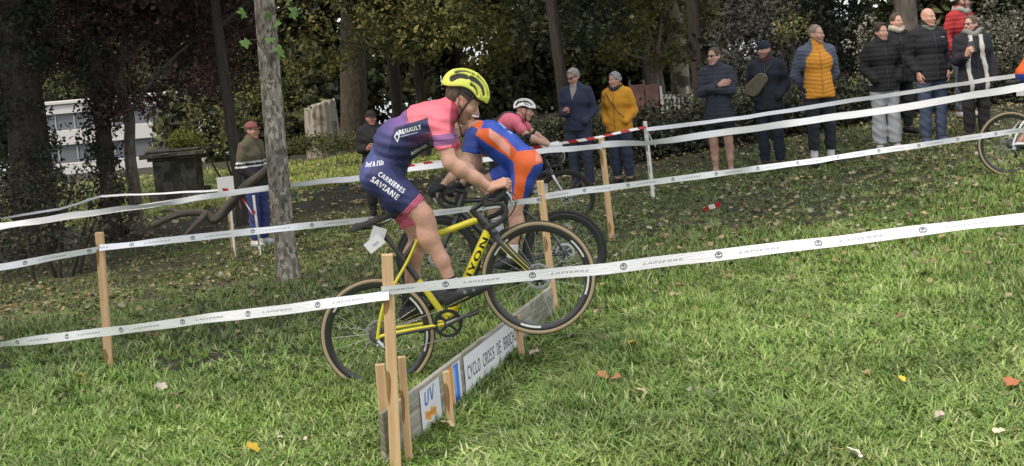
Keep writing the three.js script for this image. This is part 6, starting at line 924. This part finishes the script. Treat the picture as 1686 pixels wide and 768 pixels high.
{ // crossed arms, sunglasses, long dark jacket, bare shins
  const P = person('man in sunglasses with arms crossed, long dark puffer jacket and bare shins', [1193, 298], 13.9, 1.76, -0.35, { armL: 'crossedL', armR: 'crossedR', look: -0.55, hideL: true, skin: lin(0.50, 0.29, 0.22) });
  jacket(P, { color: lin(0.030, 0.034, 0.050), hem: 0.70, quilt: 0.055, grow: 0.016, collar: 0.75 }); trousers(P, { color: BLACK, short: 0.86 }); hairPart(P.t, P.hm, BROWN, { th: 0.01 }); shades(P.t, P.hm); shoes(P, lin(0.28, 0.20, 0.18), lin(0.5, 0.48, 0.46));
}
{ // cap and cross-body bag
  const P = person('man in dark cap and navy jacket wearing an olive bag across his chest', [1275, 292], 13.9, 1.74, -0.4, { armL: 'jacketPockets', armR: 'jacketPockets', look: -0.45, hideL: true, hideR: true, skin: lin(0.47, 0.25, 0.18), beard: 0.5, beardColor: DARKHAIR });
  const jk = jacket(P, { color: lin(0.016, 0.019, 0.030), hem: 0.82, grow: 0.022, collar: 0.7 }); trousers(P, { color: lin(0.018, 0.022, 0.035) }); hat(P, 'beanie', lin(0.012, 0.015, 0.028)); hairPart(P.t, P.hm, DARKHAIR, { th: 0.008 }); scarf(P, lin(0.06, 0.018, 0.016), 0.07, 0.0, 0.025); shoes(P, BLACK, BLACK);
  const b = thing('shoulder_bag', 'olive green sling bag worn across the chest of the man in the dark cap', 'bag', P.t.position.clone().add(V(-0.09, 1.15, 0.20).applyAxisAngle(V(0, 1, 0), -0.4)), -0.4);
  const caps = [[V(-0.07, -0.05, 0), V(0.05, 0.07, 0.0), 0.105, 0.085]], bx = capsBox(caps, 0.02); part('pouch', nets((x, y, z) => Math.max(capsField(caps, 0.02)(x, y, z), Math.abs(z) - 0.045) - 0.004 * (noise3(x * 30, y * 30, z * 30) - 0.5), bx.min, bx.max, 0.007, solid(lin(0.11, 0.095, 0.06), 0.2)), M.cloth, b);
  part('zip', sweep([V(-0.10, -0.02, 0.049), V(0.02, 0.10, 0.049)], 0.004, 6), M.steelDark, b); part('strap', [sweep(curve([V(0.06, 0.10, 0.02), V(0.13, 0.2, -0.05), V(0.19, 0.29, -0.14), V(0.16, 0.30, -0.26)], 10), 0.014, 8, { flat: 0.35 }), sweep(curve([V(-0.11, -0.08, 0.0), V(-0.15, -0.14, -0.08), V(-0.10, -0.16, -0.2)], 8), 0.014, 8, { flat: 0.35 })], std(lin(0.05, 0.045, 0.03), 0.8), b);
}
{ // orange puffer
  const P = person('tall close-cropped man in an orange and slate puffer jacket, hands behind his back', [1358, 283], 13.4, 1.85, 0.05, { armL: 'behind', armR: 'behind', look: 0.65, w: 1.04, skin: lin(0.46, 0.26, 0.19), beard: 0.35, hideL: true, hideR: true, fat: 1.04 });
  const c = new THREE.Color(), k = P.k; jacket(P, { color: (x, y, z) => c.copy(Math.abs(x) < (0.165 - 0.10 * sstep(1.30 * k, 1.46 * k, y)) * k + 0.02 * sstep(1.2, 0.9, y / k) && z > -0.02 ? lin(0.60, 0.255, 0.028) : lin(0.085, 0.10, 0.145)).multiplyScalar(0.93 + 0.14 * noise3(x * 30, y * 30, z * 30)), hem: 0.86, quilt: 0.052, chevron: true, grow: 0.024, collar: 0.8, zipColor: lin(0.4, 0.2, 0.05) });
  garment(P.t, 'hood', capsField([[V(0.07, 1.49 * k, -0.03), V(-0.07, 1.49 * k, -0.03), 0.045, 0.045], [V(0.06, 1.47 * k, -0.09), V(-0.06, 1.47 * k, -0.09), 0.05, 0.05]], 0.03), [[V(0.07, 1.49 * k, -0.03), V(-0.07, 1.47 * k, -0.09), 0.06, 0.06]], lin(0.085, 0.10, 0.145)); trousers(P, { color: lin(0.018, 0.020, 0.028), end: 0.72 }); hairPart(P.t, P.hm, lin(0.20, 0.16, 0.13), buzz);
  for (const [K, An] of [[P.J.knL, P.J.anL], [P.J.knR, P.J.anR]]) { const cc = [[P3(K, An, 0.6), An, 0.05, 0.046]]; garment(P.t, 'sock', capsField(cc, 0.02), cc, lin(0.72, 0.72, 0.72)); } shoes(P, BLACK, lin(0.02, 0.02, 0.02));
}
{ // young man, grey trousers
  const P = person('dark-haired young man in a black quilted jacket and wide light grey trousers', [1464, 260], 13.8, 1.72, 0.0, { armL: 'jacketPockets', armR: 'jacketPockets', look: 0.3, hideL: true, hideR: true, skin: lin(0.48, 0.27, 0.20) });
  jacket(P, { color: BLACK, hem: 0.84, quilt: 0.06, grow: 0.02 }); trousers(P, { color: lin(0.40, 0.41, 0.44), wide: true, grow: 0.02 }); hairPart(P.t, P.hm, DARKHAIR, { th: 0.024 }); shoes(P, lin(0.42, 0.42, 0.44), lin(0.5, 0.5, 0.5));
}
{ // woman behind
  const P = person('smiling woman with a pale scarf standing behind the young man in grey trousers', [1489, 252], 14.6, 1.72, 0.1, { armL: 'pockets', armR: 'pockets', look: 0.25, hideL: true, hideR: true, skin: lin(0.55, 0.32, 0.24), dy: 0.1 });
  jacket(P, { color: BLACK, hem: 0.75, grow: 0.02 }); trousers(P, { color: lin(0.016, 0.018, 0.028) }); hairPart(P.t, P.hm, BROWN, { th: 0.012, overEar: true }); scarf(P, lin(0.42, 0.38, 0.32)); shoes(P, BLACK, BLACK);
}
{ // bald man
  const P = person('bald smiling man in a black quilted jacket and blue jeans, hands in his pockets', [1541, 249], 13.6, 1.82, 0.15, { armL: 'pockets', armR: 'pockets', look: 0.25, w: 1.05, fat: 1.08, skin: lin(0.53, 0.29, 0.22) });
  jacket(P, { color: lin(0.013, 0.014, 0.018), hem: 0.84, quilt: 0.075, grow: 0.026 }); trousers(P, { color: JEANS, grow: 0.014 }); scarf(P, lin(0.12, 0.125, 0.10), 0.078, 0.0, 0.024); shoes(P, lin(0.06, 0.08, 0.2), lin(0.12, 0.12, 0.2));
  part('chest_print', xf(chamferBox(0.055, 0.008, 0.003, 0.001), V(0.12, 1.36 * P.k, 0.153), V(-0.15, 0.2, 0)), std(lin(0.5, 0.5, 0.5), 0.6), P.t);
}
{ // red jacket, white helmet
  const P = person('man in a red padded jacket and white cycling helmet behind the phone holder', [1596, 244], 14.6, 1.78, 0.5, { armL: 'pockets', armR: 'pockets', look: 0.7, hideL: true, hideR: true, skin: lin(0.48, 0.26, 0.19), beard: 0.4, dy: 0.16 });
  jacket(P, { color: lin(0.36, 0.028, 0.030), hem: 0.86, quilt: 0.06, grow: 0.024 }); trousers(P, { color: lin(0.08, 0.09, 0.12) }); helmetPart(P.t, new THREE.Matrix4().copy(P.hm).multiply(new THREE.Matrix4().makeScale(1.05, 1.05, 1.05)), lin(0.76, 0.76, 0.76), { cell: 0.006 }); hairPart(P.t, P.hm, BROWN, buzz); scarf(P, lin(0.30, 0.29, 0.27), 0.085, 0.01, 0.036); shoes(P, lin(0.3, 0.3, 0.3), BLACK);
}
{ // phone
  const P = person('person in glasses and dark coat with pale fleece edges, holding up a phone', [1612, 243], 13.3, 1.62, -0.1, { armL: 'down', armR: 'phone', look: -1.0, hideL: true, skin: lin(0.52, 0.30, 0.23) });
  const jk = jacket(P, { color: lin(0.014, 0.015, 0.022), hem: 0.66, grow: 0.026 }); trousers(P, { color: BLACK }); hairPart(P.t, P.hm, lin(0.10, 0.07, 0.05), { th: 0.012, rough: 1.4 }); scarf(P, lin(0.20, 0.20, 0.19), 0.09, 0.012, 0.034); shoes(P, BLACK, BLACK); shades(P.t, P.hm, std(lin(0.10, 0.05, 0.05), 0.2));
  const edge = [1, -1].map((s) => { const pts = []; for (let y = 0.68 * P.k; y < 1.47 * P.k; y += 0.04) { let z = 0.4; const x = s * (0.06 + 0.035 * sstep(1.5, 0.9, y) + 0.015 * Math.sin(y * 9 + s)) ; while (z > 0 && jk.f(x, y, z) > 0.002) z -= 0.003; pts.push(V(x, y, z + 0.008)); } return sweep(pts, 0.027, 8, { bump: (c, n, l) => 0.8 * (noise3(c * 3, n * 3, l * 40) - 0.5) }); }); part('fleece_edge', edge, std(lin(0.50, 0.49, 0.46), 0.95), jk.m);
  const w = P.J.wrR.clone().addScaledVector(P.J.hdR, 0.085).addScaledVector(P.J.hnR, 0.03).applyAxisAngle(V(0, 1, 0), -0.1).add(P.t.position), ph = thing('phone', 'black phone held up by the person in glasses', 'phone', w, -0.2); part('case', xf(chamferBox(0.075, 0.15, 0.009, 0.003), V(0, 0.03, 0), V(-0.35, 0, 0.1)), M.black, ph); part('lens', xf(new THREE.CylinderGeometry(0.009, 0.009, 0.003, 14), V(0.02, 0.085, -0.018), V(Math.PI / 2 - 0.35, 0, 0)), M.lens, ph);
}
{ // navy hoodie man
  const P = person('grey-haired man in sunglasses and navy hooded jumper looking at his hands', [963, 332], 14.8, 1.78, -0.45, { armL: 'jacketPockets', armR: 'hold', look: -0.35, pitch: -0.3, skin: lin(0.46, 0.25, 0.185), w: 1.06, fat: 1.06, hideL: true });
  const k = P.k, c = new THREE.Color(); jacket(P, { name: 'hooded_jumper', color: (x, y, z) => c.copy(z > 0.06 && Math.abs(x) < 0.05 * sstep(1.30, 1.46, y / k) ? lin(0.30, 0.28, 0.25) : lin(0.024, 0.030, 0.062)), hem: 0.88, grow: 0.018, zip: false, collar: 0.4 });
  garment(P.t, 'hood', capsField([[V(0.09, 1.47 * k, 0.0), V(0, 1.46 * k, -0.10), 0.035, 0.05], [V(-0.09, 1.47 * k, 0.0), V(0, 1.46 * k, -0.10), 0.035, 0.05]], 0.03), [[V(0.1, 1.47 * k, 0.0), V(-0.1, 1.46 * k, -0.1), 0.06, 0.06]], lin(0.022, 0.028, 0.056)); trousers(P, { color: lin(0.030, 0.038, 0.065) }); hairPart(P.t, P.hm, GREY, { th: 0.014 }); shades(P.t, P.hm); shoes(P, BLACK, lin(0.1, 0.1, 0.1));
  const w = P.J.wrR.clone().addScaledVector(P.J.hdR, 0.09).applyAxisAngle(V(0, 1, 0), -0.45).add(P.t.position), ph = thing('phone', 'dark phone in the hand of the man in the navy hooded jumper', 'phone', w, -0.8); part('case', xf(chamferBox(0.072, 0.145, 0.009, 0.003), V(0, 0, 0), V(-1.1, 0, 0.3)), M.black, ph); part('screen', xf(chamferBox(0.064, 0.13, 0.001, 0.0003), V(0, 0.0045, 0.0025), V(-1.1, 0, 0.3)), M.lens, ph);
}
{ // yellow jacket woman
  const P = person('grey-haired woman in a mustard yellow jacket with a dark neck scarf', [1030, 329], 14.8, 1.63, -0.5, { armL: 'jacketPockets', armR: 'jacketPockets', look: -0.5, hideL: true, hideR: true, skin: lin(0.50, 0.28, 0.22) });
  jacket(P, { color: lin(0.58, 0.27, 0.020), hem: 0.84, grow: 0.024, zipColor: lin(0.3, 0.14, 0.02) }); trousers(P, { color: lin(0.030, 0.038, 0.07), end: 0.86 }); hairPart(P.t, P.hm, lin(0.24, 0.24, 0.245), { th: 0.018, rough: 2.4, overEar: true }); scarf(P, lin(0.03, 0.033, 0.045), 0.075, 0.01, 0.03); shoes(P, BLACK, lin(0.1, 0.1, 0.1));
  part('bag_strap', sweep(curve([V(-0.13, 1.33, 0.10), V(-0.02, 1.18, 0.165), V(0.10, 1.02, 0.175), V(0.18, 0.93, 0.10)], 12), 0.009, 8, { flat: 0.4 }), M.matt, P.t);
}
{ // red cap man
  const P = person('man in a faded red cap, khaki and black jacket and bright blue jeans', [430, 400], 14.4, 1.76, 1.15, { armL: 'jacketPockets', armR: 'jacketPockets', look: 0.1, hideL: true, hideR: true, skin: lin(0.42, 0.23, 0.17) });
  const k = P.k, c = new THREE.Color(); jacket(P, { color: (x, y, z) => { const q = y / k; return c.copy(q > 1.205 ? lin(0.105, 0.09, 0.055) : (q > 1.18 || (q > 1.125 && q < 1.15)) ? lin(0.62, 0.62, 0.62) : lin(0.016, 0.016, 0.02)); }, hem: 0.86, grow: 0.022, cell: 0.010 }); trousers(P, { color: lin(0.032, 0.048, 0.17) }); hat(P, 'cap', lin(0.22, 0.075, 0.075)); hairPart(P.t, P.hm, BROWN, { th: 0.008 }); shoes(P, lin(0.52, 0.52, 0.52), lin(0.6, 0.6, 0.6));
}
{ // dark figure behind the leader
  const P = person('dark-clad onlooker in a black cap half hidden behind the leading rider', [622, 318], 15.6, 1.62, 0.15, { armL: 'hold', armR: 'hold', look: 0.25, skin: lin(0.40, 0.17, 0.14) });
  jacket(P, { color: lin(0.014, 0.014, 0.016), hem: 0.84, grow: 0.024 }); trousers(P, { color: BLACK }); hat(P, 'cap', lin(0.016, 0.015, 0.016)); hairPart(P.t, P.hm, DARKHAIR, { th: 0.01 }); shoes(P, BLACK, BLACK);
}
// ================= SINGLE LEAVES ON THE LAWN =================
seed(91);
for (const [px, py, s, col, label] of [
  [135, 632, 0.075, lin(0.62, 0.42, 0.03), 'small yellow leaf on the lawn near the left edge'], [268, 650, 0.10, lin(0.52, 0.45, 0.38), 'pale curled leaf on the lawn below the left-hand stake'], [418, 754, 0.10, lin(0.50, 0.34, 0.03), 'bright yellow leaf at the bottom edge of the lawn'], [500, 743, 0.085, lin(0.58, 0.50, 0.42), 'pinkish pale leaf near the bottom, beside the yellow leaf'], [461, 738, 0.06, lin(0.55, 0.52, 0.44), 'small pale leaf left of the pinkish leaf near the bottom'],
  [1042, 578, 0.09, lin(0.60, 0.36, 0.05), 'orange-yellow leaf in the middle of the lawn'], [992, 633, 0.10, lin(0.36, 0.16, 0.07), 'brown curled leaf right of the plank, left of a pair'], [1014, 636, 0.08, lin(0.42, 0.19, 0.09), 'reddish brown leaf right of the plank, right of a pair'], [1056, 660, 0.09, lin(0.42, 0.32, 0.18), 'dull beige leaf lying below the pair of brown leaves'], [877, 598, 0.13, lin(0.46, 0.38, 0.30), 'large pale brown leaf beside the lettered banner'],
  [1119, 481, 0.10, lin(0.40, 0.24, 0.13), 'light brown leaf under the nearest tape'], [1541, 705, 0.10, lin(0.55, 0.46, 0.38), 'pale pinkish leaf in the right foreground lawn'], [1665, 647, 0.10, lin(0.36, 0.13, 0.05), 'rust orange leaf close to the right edge'], [1646, 730, 0.09, lin(0.55, 0.48, 0.34), 'cream leaf at the lower right corner'], [737, 714, 0.11, lin(0.44, 0.34, 0.20), 'beige leaf right below the blue and orange banner'], [1405, 764, 0.10, lin(0.6, 0.55, 0.45), 'white underside leaf cut by the bottom edge'], [1484, 640, 0.055, lin(0.6, 0.42, 0.04), 'tiny yellow leaf in the right-hand lawn'],
]) { const p = onGround(px, py), t = thing('fallen_leaf', label, 'leaf', p.clone().add(V(0, 0.055, 0.02)), rr(0, 6.28)); const m = part('blade', litterGeo, std(col, 0.7, { side: THREE.DoubleSide }), t); m.scale.setScalar(s * 0.8); m.rotation.set(0.45 + rr(-0.2, 0.2), 0, rr(-0.3, 0.3)); part('stem', sweep(curve([V(0, 0, -s * 0.45), V(0.006, 0.006, -s * 0.7), V(0.004, 0.004, -s * 0.95)], 5), 0.0016, 5), M.wood, t); }
const renderer = new THREE.WebGLRenderer({ antialias: true });
renderer.shadowMap.enabled = true;
renderer.toneMapping = THREE.LinearToneMapping;
renderer.toneMappingExposure = EXPOSURE;
renderer.render(scene, camera);
